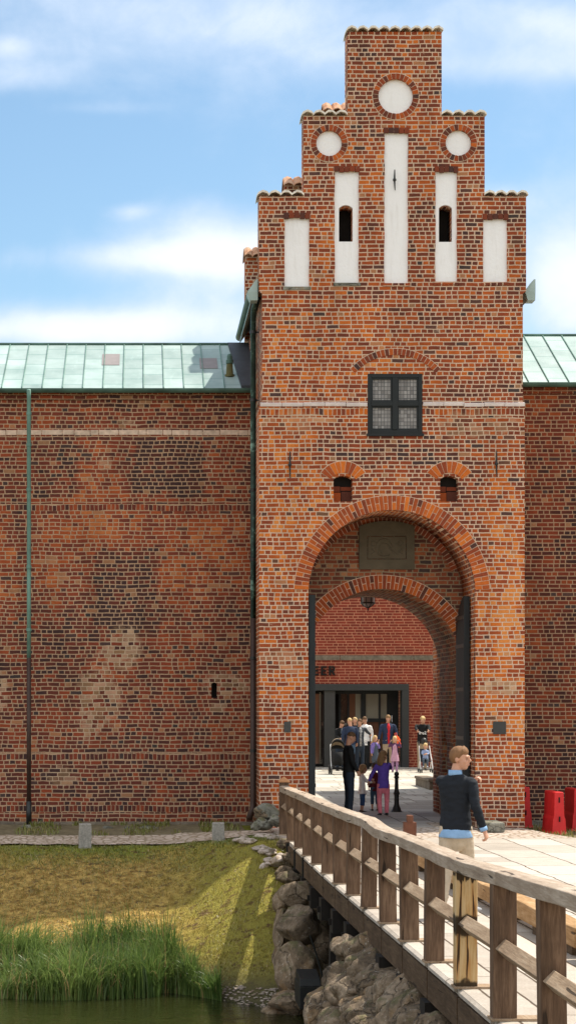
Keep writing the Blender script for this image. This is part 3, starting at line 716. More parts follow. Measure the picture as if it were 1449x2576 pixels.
# gable tiles
for (a, b, c) in ((862, 1020, 652), (1011, 1166, 383), (1160, 1483, 101), (1477, 1628, 383), (1621, 1767, 652)):
    tilerow('gable_tiles', x0(a), x0(b) if b not in (1020, 1166) else x0(b) - .02, z0(c) + .06, YF - .07, YF + .58, tower, M['tilegrey'], slope=.04, th=.04)
    tilerow('gable_tiles', x0(a), x0(b), z0(c) + .16, YG - .62, YG + .06, tower, M['tile'], slope=.22)
# gate leaves folded back against the arch reveal
def leaf_gate(xa, xb, y0_, y1_, lab, flip):
    t = None; bm = B(); n = 7; zb = -2.24
    for i in range(n):
        ya = y0_ + (y1_ - y0_) * i / n + .004; yb = y0_ + (y1_ - y0_) * (i + 1) / n - .004
        k = (i + .5) / n; zt = z0(1992) - .55 * (k if flip else (1 - k)) ** 2
        hexa(bm, [(xa, ya, zb), (xb, ya, zb), (xb, yb, zb), (xa, yb, zb), (xa, ya, zt), (xb, ya, zt), (xb, yb, zt), (xa, yb, zt)])
    g = obj('gate_leaf', bm, M['gatewood'], tower, bevel=.004); g['label'] = lab
    for zz in (-1.5, -.6, .35, 1.2, 1.75):
        bm = B(); box(bm, xa - .012, xb + .012, y0_ + .01, y1_ - .01, zz - .035, zz + .035); obj('iron_strap', bm, M['iron'], g)
leaf_gate(AX0 + .012, AX0 + .135, YF + .03, YR - .05, 'left black gate leaf folded open', True)
leaf_gate(AX1 - .14, AX1 - .03, YF + .45, YR - .02, 'right black gate leaf folded open', True)
# downpipe in the corner of tower and left wall
xp, yp = X(848, 170), Dp(170)
bm = B(); zz = Z(2075, 170); tube(bm, [(xp + .02, yp - .5, z0(985)), (xp - .01, yp - .35, z0(1008)), (xp, yp, z0(1045)), (xp, yp, 4.0), (xp, yp, 1.0), (xp, yp, zz)], .055, 12)
dpipe = obj('downpipe', bm, M['pipe'], tower, smooth=True)
bm = B(); tube(bm, [(xp, yp, zz + .02), (xp, yp, -1.8), (xp - .005, yp, -2.0), (xp - .09, yp - .08, -2.2)], .06, 12); obj('lower_downpipe', bm, M['brownpipe'], dpipe, smooth=True)
for zq in (z0(1075), z0(1310), z0(1620), z0(1860), z0(2200), z0(2520)):
    bm = B(); tube(bm, [(xp, yp, zq - .03), (xp, yp, zq + .03)], .068, 12); box(bm, xp + .05, xp + .16, yp - .012, yp + .012, zq - .012, zq + .012); obj('pipe_clip', bm, M['iron'], dpipe)
# boulders under the left corner, plinth at the right corner
for i, (px, py, rx, rz, s) in enumerate(((893, 2722, .24, .17, 179), (880, 2762, .2, .13, 180), (925, 2752, .15, .13, 181), (855, 2770, .1, .08, 182))):
    bm = B(); rockmesh(bm, P(px, py, s), (rx, .26, rz), 40 + i, 4, .15)
    tag(obj('corner_boulder', bm, M['greyrock'], smooth=True), ['rounded grey boulder built under the left corner of the tower', 'lower left grey boulder at the foot of the tower corner by the downpipe', 'grey boulder right of the others at the tower corner near the end post', 'smallest grey stone at the downpipe foot'][i], 'boulder', 'boulders at the left tower corner')
bm = B(); hexa(bm, [(x0(1600), YF - .16, -2.6), (x0(1772), YF - .2, -2.7), (x0(1772), YF + 1.0, -2.7), (x0(1600), YF + .0, -2.6), (x0(1602), YF - .05, -2.24), (x0(1758), YF - .04, -2.34), (x0(1758), YF + 1.0, -2.34), (x0(1602), YF + .0, -2.24)])
obj('corner_plinth', bm, M['plinth'], tower, bevel=.03)
bm = B(); box(bm, X(1607, 178), X(1672, 178), Dp(181), Dp(176.5), -2.32, -2.14)
tag(obj('stone_step', bm, M['greyrock'], bevel=.03), 'low worn stone step lying at the foot of the right arch pier', 'stone')
# hanging lantern behind the passage
lx, ly = X(1232, 149), Dp(149); lt = thing('hanging_lantern', 'black iron lantern with milky panes hanging behind the passage arch', 'lantern', (lx, ly, Z(2046, 149)))
bm = B(); zb = 0
lathe(bm, [(.006, 0), (.02, .02), (.008, .05)], n=10)
for k in range(8):
    a = 2 * math.pi * (k + .5) / 8; c_, s_ = math.cos(a), math.sin(a)
    tube(bm, [(.0, 0, .05), (.12 * c_, .12 * s_, .12), (.155 * c_, .155 * s_, .17), (.165 * c_, .165 * s_, .45)], .009, 6)
lathe(bm, [(.158, .155), (.168, .155), (.168, .185), (.158, .185)], n=16); lathe(bm, [(.19, .45), (.19, .47), (.06, .60), (.03, .64), (.03, .70), (.0, .72)], n=16)
tube(bm, [(0, 0, .7), (0, 0, 1.1), (0, -.4, 1.2), (0, YG - ly + .02, 1.2)], .014, 8)
obj('lantern_frame', bm, M['iron'], lt)
bm = B(); lathe(bm, [(.01, .06), (.11, .125), (.145, .17), (.153, .45)], n=8); obj('lantern_glass', bm, M['lantern'], lt)

# ------------------------------------------------------------------ WINGS
SW = 164.85; YW = Dp(SW)
TX0, TX1 = x0(878) + .01, x0(1751) - .01
def wing(name, lab, xa, xb, ez, rz, mw, yr=40.6, yb=43.2, zb=-2.9, seamoff=0.0, cut=()):
    t = thing(name, lab, 'building', (0, 0, 0))
    h = [archpoly(a, b, c, d, 8, .03) for a, b, c, d in cut]
    w_ = obj('wall', plate(rect(xa, xb, zb, ez), h, YW, YW + .5), mw, t)
    bm = B(); box(bm, xa, xb, YW + .5, yb, zb, ez - .05); obj('wall', bm, mw, t)
    # corbelled eaves courses
    for i, (dz, dy) in enumerate(((.0, .09), (.085, .05), (.19, .022))):
        bm = B(); box(bm, xa, xb, YW - dy, YW - .002, ez - .085 - dz, ez - dz - .004); obj('eaves_course', bm, mw, t)
    # roof planes
    bm = B(); ey = YW - .16; sl = (rz - ez) / (yr - ey)
    for (y1_, z1_, y2_, z2_) in ((ey, ez, yr, rz), (yb + .15, ez, yr, rz)):
        pts = [(xa, y1_, z1_), (xb, y1_, z1_), (xb, y2_, z2_), (xa, y2_, z2_)]
        hexa(bm, [*pts, *[(a, b, c + .04) for a, b, c in pts]])
    r = obj('roof', bm, M['copper'], t)
    bm = B(); x_ = math.ceil((xa + 100) / .41) * .41 - 100
    while x_ < xb:
        hexa(bm, [(x_ - .009, ey, ez + .03), (x_ + .009, ey, ez + .03), (x_ + .009, yr, rz + .03), (x_ - .009, yr, rz + .03), (x_ - .006, ey, ez + .07), (x_ + .006, ey, ez + .07), (x_ + .006, yr, rz + .07), (x_ - .006, yr, rz + .07)]); x_ += .41
    obj('standing_seams', bm, M['greenpipe'], r)
    bm = B(); tube(bm, [(xa, yr, rz + .05), (xb, yr, rz + .05)], .035, 8); obj('ridge_roll', bm, M['darkcopper'], r)
    bm = B(); n = 8; prev = None
    for xx in (xa, xb):
        rv = [bm.verts.new((xx, ey - .04 + .075 * math.cos(math.pi + math.pi * k / n), ez + .02 + .085 * math.sin(math.pi + math.pi * k / n))) for k in range(n + 1)]
        rv += [bm.verts.new((xx, ey - .04 + .06 * math.cos(-math.pi * k / n), ez + .024 + .07 * math.sin(-math.pi * k / n))) for k in range(n + 1)]
        if prev:
            for k in range(len(rv)): bm.faces.new((prev[k], prev[(k + 1) % len(rv)], rv[(k + 1) % len(rv)], rv[k]))
        else: bm.faces.new(rv)
        prev = rv
    bm.faces.new(prev[::-1]); obj('gutter', bm, M['darkcopper'], t)
    return t, r, ey, sl
EZ = Z(1306, SW + .7); RZ = (VY - 1160) * 40.6 / F
slit = (X(708, SW), X(727, SW), Z(2339, SW), Z(2287, SW))
lw, lroof, ey, sl = wing('left_wing', 'long weathered brick wing left of the tower with pale green copper roof', -16, TX0, EZ, RZ, M['lwall'], cut=[slit])
def on_roof(x, y, d=.0): return (x, y, EZ + (y - ey) * sl + .04 + d)
for (pa, pb, ya, yb_) in ((-.85, -.44, 39.35, 40.0), (1.2, 1.61, 39.15, 39.75)):
    p1, p2, p3, p4 = on_roof(pa + .02, ya, .004), on_roof(pb - .02, ya, .004), on_roof(pb - .02, yb_, .004), on_roof(pa + .02, yb_, .004)
    bm = B(); hexa(bm, [p1, p2, p3, p4, *[(a, b, c + .008) for a, b, c in (p1, p2, p3, p4)]]); obj('patch_sheet', bm, M['patch'], lroof)
p1, p2, p3, p4 = on_roof(2.02, ey, .006), on_roof(TX0 - .01, ey, .006), on_roof(TX0 - .01, 40.58, .006), on_roof(1.86, 40.58, .006)
bm = B(); hexa(bm, [p1, p2, p3, p4, *[(a, b, c + .05) for a, b, c in (p1, p2, p3, p4)]]); obj('lead_flashing', bm, M['flash'], lroof)
bm = B(); c = on_roof(1.815, 38.75); lathe(bm, [(.10, -.03), (.10, .02), (.075, .03), (.062, .24)], c, 16); vp = obj('vent_pipe', bm, M['ventpipe'], lroof, smooth=False)
bm = B(); lathe(bm, [(.055, .24), (.075, .25), (.075, .32), (.055, .33), (.055, .40), (.04, .44), (.0, .455)], c, 16); obj('vent_cap', bm, M['darkcopper'], vp)
bm = B(); box(bm, slit[0] - .1, slit[1] + .1, YW + .2, YW + .23, slit[2] - .1, slit[3] + .1); obj('slit_shade_board', bm, M['dark'], lw)  # near-black board stands for the unlit depth of the slit
# pale stone band
bm = B(); xx = -16
while xx < TX0:
    w_ = R.uniform(.16, .42); e = min(xx + w_, TX0 - .01)
    dz = R.uniform(-.006, .006); box(bm, xx + .006, e - .004, YW - R.uniform(.006, .016), YW + .02, Z(1457, SW) + dz, Z(1440, SW) + dz); xx = e
    if e >= TX0 - .02: break
obj('pale_band', bm, M['bandstone'], lw, bevel=.006)
# downpipe left
xp, yp = X(97, 166), Dp(166) - .02
bm = B(); tube(bm, [(xp, yp - .06, EZ - .02), (xp, yp, EZ - .15), (xp, yp, 2.5), (xp, yp, Z(2207, 166))], .042, 12); dp = obj('downpipe', bm, M['greenpipe'], lw, smooth=True)
bm = B(); tube(bm, [(xp, yp, Z(2205, 166)), (xp, yp, Z(2690, 166))], .045, 12); obj('lower_downpipe', bm, M['brownpipe'], dp, smooth=True)
bm = B(); tube(bm, [(xp, yp, Z(2685, 166)), (xp, yp, Z(2765, 166))], .055, 12); obj('pipe_shoe', bm, M['iron'], dp, smooth=True)
for py in (1385, 1490, 1640, 1900, 2110):
    bm = B(); tube(bm, [(xp, yp, Z(py, 166) - .03), (xp, yp, Z(py, 166) + .03)], .054, 12); box(bm, xp - .01, xp + .01, yp, YW, Z(py, 166) - .01, Z(py, 166) + .01); obj('pipe_clip', bm, M['greenpipe'], dp)
bm = B(); n = 60
for i in range(n):   # rubble plinth of the left wing
    a = -16 + (TX0 + 16) * i / n; b = -16 + (TX0 + 16) * (i + 1) / n - .01
    hexa(bm, [(a, YW - R.uniform(.1, .16), -2.8), (b, YW - R.uniform(.1, .16), -2.8), (b, YW, -2.8), (a, YW, -2.8), (a, YW - .05, -2.335 + R.uniform(-.03, .03)), (b, YW - .05, -2.335 + R.uniform(-.03, .03)), (b, YW, -2.33), (a, YW, -2.33)])
obj('rubble_plinth', bm, M['plinth'], lw)
EZ2 = Z(1286, SW + .7); RZ2 = (VY - 1130) * 40.6 / F
rw_, rroof, _, _ = wing('right_wing', 'plain dark red brick wing right of the tower with green copper roof', TX1, 21, EZ2, RZ2, M['rwall'])
bm = B(); box(bm, TX1 + .02, 21, YW - .06, YW - .002, -2.8, -2.3); obj('stone_plinth', bm, M['greyrock'], rw_, bevel=.02)
# courtyard range behind the right wing (throws the shade on the courtyard)
cr = thing('courtyard_range', 'brick range along the right side of the courtyard behind the tower', 'building')
bm = B(); box(bm, 8.6, 15, 43.4, 52.2, -2.5, 5.6); obj('wall', bm, M['rwall'], cr)
bm = B(); v = [bm.verts.new(p) for p in ((8.4, 43.3, 5.6), (15.2, 43.3, 5.6), (11.8, 43.3, 7.4), (8.4, 52.4, 5.6), (15.2, 52.4, 5.6), (11.8, 52.4, 7.4))]
for f in ((0, 1, 2), (3, 5, 4), (0, 2, 5, 3), (1, 4, 5, 2), (0, 3, 4, 1)): bm.faces.new([v[i] for i in f])
obj('roof', bm, M['coppertrim'], cr)

# ------------------------------------------------------------------ MUSEUM BUILDING across the courtyard
SM = 95.0; YM = Dp(SM); xm_, zm_ = lambda px: X(px, SM), lambda py: Z(py, SM)
mb = thing('museum_building', 'dark red brick building across the courtyard with black glazed entrance', 'building')
zg = -2.12
dx0, dx1, dz1 = xm_(930), xm_(1368), zm_(2292)
out = [(-8, -3), (-8, 5.6), (18, 5.6), (18, -3), (dx1, -3), (dx1, dz1), (dx0, dz1), (dx0, -3)]
obj('wall', plate(out[::-1], [], YM, YM + 3), M['museum'], mb)
bm = B()
for a in range(8): box(bm, -6 + a * 2.6, -6 + (a + 1) * 2.6 - .02, YM - .05, YM + .01, zm_(2212), zm_(2196))
obj('band_course', bm, M['plinth'], mb)
bm = B(); box(bm, dx0, dx1, YM - .12, YM + .3, zm_(2314), zm_(2292)); box(bm, xm_(1345), dx1, YM - .12, YM + .4, zg - .3, zm_(2314) - .002); obj('door_surround', bm, M['museumframe'], mb, bevel=.01)
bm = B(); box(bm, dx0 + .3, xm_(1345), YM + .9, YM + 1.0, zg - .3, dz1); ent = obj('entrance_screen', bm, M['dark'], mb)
bm = B(); box(bm, xm_(1086), xm_(1122), YM - .02, YM + .5, zg - .2, zm_(2314) - .004); obj('column', bm, M['museumcol'], mb, bevel=.01)
def scr(name, a, b, c, d, m, y=YM + .86, th=.03, par=ent):
    bm = B(); box(bm, xm_(a), xm_(b), y, y + th, zm_(d), zm_(c)); return obj(name, bm, m, par)
scr('glass_pane', 1150, 1172, 2325, 2540, M['glassdark']); scr('glass_pane', 1178, 1199, 2325, 2540, M['glassbrickrefl']); scr('glass_pane', 1199.5, 1218, 2325, 2540, M['glasspale'], YM + .862)
scr('glass_pane', 1234, 1278, 2325, 2408, M['glasspale']); scr('glass_pane', 1284, 1306, 2325, 2408, M['glasspale']); scr('glass_pane', 1234, 1306, 2420, 2560, M['glassbrickrefl'])
scr('glass_pane', 1050, 1070, 2325, 2560, M['glassbrickrefl'], YM + .1); scr('glass_pane', 1075, 1083, 2325, 2560, M['glassdark'], YM + .1)
scr('white_mullion', 1070.5, 1074.5, 2320, 2560, M['tympstone'], YM + .05, .06)
for (a, b) in ((1142, 1150), (1172, 1178), (1218, 1234), (1278, 1284), (1306, 1345)): scr('door_stile', a, b, 2318, 2570, M['frame'], YM + .8, .05)
scr('door_rail', 1122, 1345, 2314, 2325, M['frame'], YM + .78, .06); scr('door_rail', 1234, 1306, 2408, 2420, M['frame'], YM + .78, .06)
scr('door_handle', 1320, 1323, 2398, 2420, M['white'], YM + .72, .04); scr('door_notice', 1233, 1239, 2408, 2418, M['white'], YM + .76, .01)
bm = B(); box(bm, -6, 15, YM - .25, YM + 3, zg - .5, zg - .02); obj('threshold_step', bm, M['greyrock'], mb)
def text(name, s, size, loc, m, parent=None, rot=(math.pi / 2, 0, 0), ext=.02, bold=0.0, align='LEFT', sx=1.0):
    cu = bpy.data.curves.new('t', 'FONT'); cu.body = s; cu.size = size; cu.extrude = ext; cu.offset = bold; cu.align_x = align
    o = bpy.data.objects.new('t', cu); COL.objects.link(o); dg = bpy.context.evaluated_depsgraph_get()
    me = bpy.data.meshes.new_from_object(o.evaluated_get(dg)); bpy.data.objects.remove(o)
    for v in me.vertices: v.co.x *= sx
    q = obj(name, me, m, parent); q.location = loc; q.rotation_euler = rot; return q
def letter(kind, px, wpx):
    bm = B(); u = xm_(px); wd = wpx / SM; z_ = zm_(2263); h_ = 31 / SM; t_ = .062
    def bb(a, b, c, d): box(bm, u + a, u + b, YM - .06, YM - .01, z_ + c, z_ + d)
    bb(0, t_ + .008, 0, h_)
    if kind == 'E':
        for q in (0, (h_ - t_) / 2, h_ - t_): bb(t_ + .0081, wd if q != (h_ - t_) / 2 else wd * .9, q, q + t_ * .92)
    else:
        bb(t_ + .0081, wd * .8, h_ - t_, h_); bb(t_ + .0081, wd * .8, h_ * .42, h_ * .42 + t_ * .9); bb(wd * .8 - .01, wd, h_ * .42 + .03, h_ - .02)
        hexa(bm, [(u + wd * .75, YM - .061, z_), (u + wd * 1.08, YM - .061, z_), (u + wd * 1.08, YM - .01, z_), (u + wd * .75, YM - .01, z_), (u + wd * .42, YM - .061, z_ + h_ * .42), (u + wd * .76, YM - .061, z_ + h_ * .42), (u + wd * .76, YM - .01, z_ + h_ * .42), (u + wd * .42, YM - .01, z_ + h_ * .42)])
    obj('sign_letter', bm, M['dark'], mb)
letter('E', 1048, 19); letter('E', 1074.5, 19); letter('R', 1101, 20)
# low stone block inside the gate
bm = B(); box(bm, X(1438, 124), X(1480, 124), Dp(124), Dp(118), -2.3, -2.02); box(bm, X(1434, 124), X(1482, 124), Dp(124) - .05, Dp(118), -2.02, -1.94)
tag(obj('stone_block', bm, M['plinth'], bevel=.02), 'low dark stone block in the shade behind the passage', 'stone')

# ------------------------------------------------------------------ GROUND
def lerp(a, b, t): return a + (b - a) * t
def cl(t): return max(0., min(1., t))
def sm(t): t = cl(t); return t * t * (3 - 2 * t)
def shore(x): return 29.6 - 1.6 * sm((x - .2) / 1.8) + .25 * math.sin(x * 1.3)
def gz(x, y):
    ys = shore(x)
    if x > 3.4 and y > 30: return -2.5
    yt = 34.6 - 1.3 * sm((x - .2) / 2.2); zt = -2.56 + .18 * sm((x - .2) / 2.2)
    if y >= yt: z = lerp(zt, -2.40, cl((y - yt) / 3.6))
    elif y >= ys: z = lerp(-4.52, zt, ((y - ys) / (yt - ys)) ** .92)
    elif y > 8: z = max(-5.6, -4.52 - (ys - y) * .5)
    else: z = lerp(-5.6, -1.7, sm((8 - y) / 6))
    if 20 < y < 36: z += .05 * mn.noise(Vector((x * 1.1, y * 1.1, 0))) + .03 * mn.noise(Vector((x * 4.3, y * 4.3, 3)))
    if y > 38.4: z = -2.5
    return z
bm = B()
xs = [-400, -150, -60, -30, -15, -8, -5] + [-4 + .12 * i for i in range(60)] + [3.5, 4.5, 6, 8, 12, 16, 20, 26, 60, 150, 400]
ys_ = [-300, -60, -10, 0, 2, 4, 6, 8, 12, 18, 24] + [26 + .12 * i for i in range(104)] + [38.5, 41, 50, 70, 120, 300, 1200]
g = [[bm.verts.new((x, y, gz(x, y))) for x in xs] for y in ys_]
for j in range(len(ys_) - 1):
    for i in range(len(xs) - 1): bm.faces.new((g[j][i], g[j][i + 1], g[j + 1][i + 1], g[j + 1][i]))
struct('ground', bm, M['ground'], smooth=True)
bm = B(); v = [bm.verts.new(p) for p in ((-300, -20, -4.5), (300, -20, -4.5), (300, 30.2, -4.5), (-300, 30.2, -4.5))]; bm.faces.new(v)
struct('water', bm, M['water'])
# cobbled path along the left wing
def sheet(name, pts_lr, m, lift=.03, nsub=40, jit=.03):
    bm = B(); rows = []
    for (xa, ya, yb) in pts_lr:
        rows.append([bm.verts.new((xa, ya + (yb - ya) * k / 8 + (R.uniform(-jit, jit) if k in (0, 8) else 0), gz(xa, ya + (yb - ya) * k / 8) + lift)) for k in range(9)])
    for a, b in zip(rows, rows[1:]):
        for k in range(8): bm.faces.new((a[k], a[k + 1], b[k + 1], b[k]))
    return struct(name, bm, m, smooth=True)
sheet('path', [(-16 + .25 * i, 34.66 + .05 * math.sin(i * .4), 36.1 + .05 * math.sin(i * .7)) for i in range(77)], M['cobble'])
sheet('dirt_verge', [(-16 + .25 * i, 36.05, 38.16) for i in range(73)], M['dirt'], .02)
# paved forecourt, passage and courtyard
def zd(y): return -2.25 - .08 * cl((y - 14) / 12)
def slabmesh(name, poly_rows, m, thick=.25):
    """rows of (y, x0, x1, z)"""
    bm = B(); T = []; Bt = []
    for (y, xa, xb, z) in poly_rows:
        T.append([bm.verts.new((xa, y, z)), bm.verts.new((xb, y, z))]); Bt.append([bm.verts.new((xa, y, z - thick)), bm.verts.new((xb, y, z - thick))])
    n = len(T)
    for i in range(n - 1):
        bm.faces.new((T[i][0], T[i][1], T[i + 1][1], T[i + 1][0])); bm.faces.new((Bt[i][0], Bt[i + 1][0], Bt[i + 1][1], Bt[i][1]))
        bm.faces.new((T[i][0], T[i + 1][0], Bt[i + 1][0], Bt[i][0])); bm.faces.new((T[i][1], Bt[i][1], Bt[i + 1][1], T[i + 1][1]))
    bm.faces.new((T[0][0], Bt[0][0], Bt[0][1], T[0][1])); bm.faces.new((T[-1][0], T[-1][1], Bt[-1][1], Bt[-1][0]))
    return bm
struct('forecourt_paving', slabmesh('f', [(33.4, 2.45, 7.75, -2.33), (34.6, 2.45, 7.5, -2.33), (36.05, 2.45, 7.28, -2.31)], M['cobbleapron']), M['cobbleapron'])
struct('passage_paving', slabmesh('p', [(36.05, AX0 - .02, AX1 + .02, -2.305), (YR, AX0 - .02, AX1 + .02, -2.3), (YG, 3.0, 6.6, -2.29), (YG + .05, 3.0, 6.6, -2.29)], None), M['paspave'])
struct('side_paving', slabmesh('s', [(28.0, 10.2, 30, -2.335), (31.4, 9.3, 30, -2.335), (33.4, 7.75, 14, -2.34)], None), M['cobbleapron'])
struct('courtyard_paving', slabmesh('c', [(YG + .05, -10, 8.5, -2.295), (45, -10, 8.5, -2.28), (YM - .2, -10, 16, -2.12), (YM + 2.5, -10, 16, -2.12)], None), M['court'])
# worn cobble strip beside the flags inside the passage
bm = B(); box(bm, AX1 - .75, AX1 - .05, 36.1, YR - .02, -2.35, -2.293); 
struct('gutter_cobbles', bm, M['cobble'])
tagged = []
# verge with grass along the right wing
bm = B(); rows = []
for i in range(40):
    x = TX1 + .0 + i * .4; rows.append([bm.verts.new((x, y, -2.41 + .03 * mn.noise(Vector((x * 2, y * 2, 0))))) for y in (31.5, 33.5, 35.2, 36.6, 38.3)])
for a, b in zip(rows, rows[1:]):
    for k in range(4): bm.faces.new((a[k], a[k + 1], b[k + 1], b[k]))
struct('grass_verge', bm, M['dirt'])
# ------------------------------------------------------------------ BRIDGE
def interp(t, pts):
    for (a, va), (b, vb) in zip(pts, pts[1:]):
        if t <= b: return va + (vb - va) * (t - a) / (b - a)
    return pts[-1][1]
def zrail(y): return interp(y, [(8, -1.04), (11.25, -1.086), (13.4, -1.16), (15.1, -1.215), (18.3, -1.25), (20.2, -1.295), (21.5, -1.262), (23.5, -1.30), (26.5, -1.347), (30, -1.375), (34.2, -1.43), (36, -1.44)])
RX = 2.6; PY = [11.93 + 1.592 * i for i in range(15)]
br = thing('timber_bridge', 'timber footbridge deck carried over the moat on tarred beams and stone piers', 'bridge')
rows = [(5 + i * 1.42, zd(5 + i * 1.42)) for i in range(21)]
obj('walkway_deck', slabmesh('w', [(y, RX - .04, 3.98, z) for y, z in rows], None, .07), M['deck'], br)
obj('carriageway', slabmesh('w', [(y, 3.985, 10.2, z + .002) for y, z in rows], None, .2), M['road'], br)
bm = B()
allp = [PY[0] - 1.592 * k for k in (3, 2, 1)] + PY
for a, b in zip(allp[:-2], allp[1:-1]):
    za, zb = zd(a), zd(b); q = .03
    hexa(bm, [(RX - .065, a + q, za - .33), (RX + .005, a + q, za - .33), (RX + .005, b - q, zb - .33), (RX - .065, b - q, zb - .33),
              (RX - .065, a + q, za - .075), (RX + .005, a + q, za - .075), (RX + .005, b - q, zb - .075), (RX - .065, b - q, zb - .075)])
obj('side_stringer', bm, M['fascia'], br, bevel=.006)
bm = B()
for a, b in zip(allp[:-3], allp[1:-2]):   # raised pale lip along the deck edge, one board per bay
    za, zb = zd(a), zd(b)
    hexa(bm, [(RX - .07, a + .12, za - .05), (RX - .041, a + .12, za - .05), (RX - .041, b - .1, zb - .05), (RX - .07, b - .1, zb - .05), (RX - .07, a + .12, za - .02), (RX - .041, a + .12, za - .002), (RX - .041, b - .1, zb - .002), (RX - .07, b - .1, zb - .02)])
obj('edge_board', bm, M['deck'], br)
for y in allp:
    bm = B(); zt = zd(y) - .335; yy = y - .02
    box(bm, RX - .11, 10.1, yy - .15, yy + .15, zt - .30, zt)
    box(bm, RX - .15, RX - .11, yy - .02, yy + .02, zt - .2, zt - .12)
    obj('cross_beam', bm, M['undermat'], br)
for x in (3.3, 5, 6.8, 8.6, 10):
    bm = B(); box(bm, x - .12, x + .12, 5, 33, -3.15, -2.97); obj('girder', bm, M['undermat'], br)
bm = B(); box(bm, 2.72, 10, 22.9, 23.1, -5.4, -2.9); obj('pier_boarding', bm, M['undermat'], br)
for y in (25.0,):
    bm = B(); hexa(bm, [(2.46, y, -5), (2.62, y, -5), (2.62, y + .2, -5), (2.46, y + .2, -5), (2.52, y, -2.9), (2.66, y, -2.9), (2.66, y + .2, -2.9), (2.52, y + .2, -2.9)]); obj('trestle_post', bm, M['undermat'], br)
# railing
rl = thing('bridge_railing', 'weathered brown timber railing with a wavy handrail along the left side of the bridge', 'railing')
def post(y, m, i):
    bm = B(); hw, hy = .083 + R.uniform(-.004, .006), .07; zb = zd(y) + .012; zt = zrail(y) - .11
    if i >= 12: zb = zd(y) - .02
    jx = R.uniform(-.012, .012)
    secs = []
    n = 6
    for k in range(n + 1):
        t = k / n; z = zb + (zt - zb) * t; w_ = hw * (1 + R.uniform(-.025, .025)); dx = jx * (t - .5) * 2
        secs.append([bm.verts.new((RX + dx + sx * w_, y + sy * hy, z)) for sx, sy in ((-1, -1), (1, -1), (1, 1), (-1, 1))])
    for a, b in zip(secs, secs[1:]):
        for k in range(4): bm.faces.new((a[k], a[(k + 1) % 4], b[(k + 1) % 4], b[k]))
    bm.faces.new(secs[0][::-1]); bm.faces.new(secs[-1])
    if m is M['stained']:
        for v in bm.verts: v.co.z -= zb
    o = obj('post', bm, m, rl, bevel=.008)
    if m is M['stained']: o.location.z = zb; o['label'] = 'pale yellow post streaked with black tar drips'
    bm = B(); box(bm, RX - .1, RX + .28, y - .085, y + .085, zd(y) + .001, zd(y) + .02); obj('foot_board', bm, M['midrail'], rl)
    return o
for i, y in enumerate([PY[0] - 1.592] + PY): post(y, M['stained'] if i == 3 else M['post'], i - 1)
# handrail: hewn plank with an irregular top
def hewn(name, y0_, y1_, step, zf, hw, th, m, par, jit=.01):
    bm = B(); rings = []; y = y0_; k = 0
    while True:
        z = zf(y); w_ = hw * (1 + .06 * mn.noise(Vector((y * 1.3, 0, 1)))) ; dx = .012 * mn.noise(Vector((y * .8, 5, 1)))
        a = jit * mn.noise(Vector((y * 2.5, 3, 3))); b = jit * mn.noise(Vector((y * 2.1, 9, 3))); t_ = th * (1 + .08 * mn.noise(Vector((y * 1.1, 7, 7))))
        rings.append([bm.verts.new(p) for p in ((RX + dx - w_, y, z - t_), (RX + dx + w_, y, z - t_), (RX + dx + w_, y, z + b - .01), (RX + dx + w_ * .5, y, z + b * .4), (RX + dx - w_ * .5, y, z + a * .4), (RX + dx - w_, y, z + a - .012))])
        if y >= y1_: break
        y = min(y + step, y1_)
    for a, b in zip(rings, rings[1:]):
        for k in range(6): bm.faces.new((a[k], a[(k + 1) % 6], b[(k + 1) % 6], b[k]))
    bm.faces.new(rings[0][::-1]); bm.faces.new(rings[-1])
    return obj(name, bm, m, par, bevel=.007)
js = [9.0, 13.36, 18.25, 21.4, 26.2, 34.2]
for a, b in zip(js, js[1:]): hewn('handrail', a + .004, b - .004, .22, zrail, .092, .112, M['handrail'], rl, .012)
bm = B(); rings = []
for i in range(0, 104):
    y = 9 + i * .245; z = zd(y) + .52; r_ = .072 * (1 + .05 * mn.noise(Vector((y, 2, 2))))
    rings.append([bm.verts.new(p) for p in ((RX - r_, y, z), (RX, y, z - r_), (RX + r_, y, z), (RX, y, z + r_))])
for a, b in zip(rings, rings[1:]):
    for k in range(4): bm.faces.new((a[k], a[(k + 1) % 4], b[(k + 1) % 4], b[k]))
bm.faces.new(rings[0][::-1]); bm.faces.new(rings[-1]); obj('mid_rail', bm, M['midrail'], rl, bevel=.005)
# end post with pyramid cap
ye = 34.32
bm = B(); box(bm, RX - .085, RX + .085, ye - .07, ye + .1, -2.32, -1.37); ep = obj('end_post', bm, M['post'], rl, bevel=.008)
bm = B(); v = [bm.verts.new(p) for p in ((RX - .1, ye - .09, -1.37), (RX + .1, ye - .09, -1.37), (RX + .1, ye + .12, -1.37), (RX - .1, ye + .12, -1.37), (RX - .1, ye - .09, -1.345), (RX + .1, ye - .09, -1.345), (RX + .1, ye + .12, -1.345), (RX - .1, ye + .12, -1.345), (RX, ye + .015, -1.265))]
for f in ((0, 3, 2, 1), (0, 1, 5, 4), (1, 2, 6, 5), (2, 3, 7, 6), (3, 0, 4, 7), (4, 5, 8), (5, 6, 8), (6, 7, 8), (7, 4, 8)): bm.faces.new([v[i] for i in f])
obj('post_cap', bm, M['capwood'], ep)
for y in PY[11:14]:
    bm = B(); box(bm, RX - .09, RX + .07, y - .06, y + .06, -3.15, zd(y) - .03); box(bm, RX - .14, RX - .09, y - .03, y + .03, -3.0, -2.9); obj('steel_bracket', bm, M['bracket'], rl)
bm = B(); tube(bm, [(RX - .0, ye - .03, -2.3), (RX - .0, ye - .03, -2.62)], .02, 8); obj('steel_pin', bm, M['bracket'], rl)
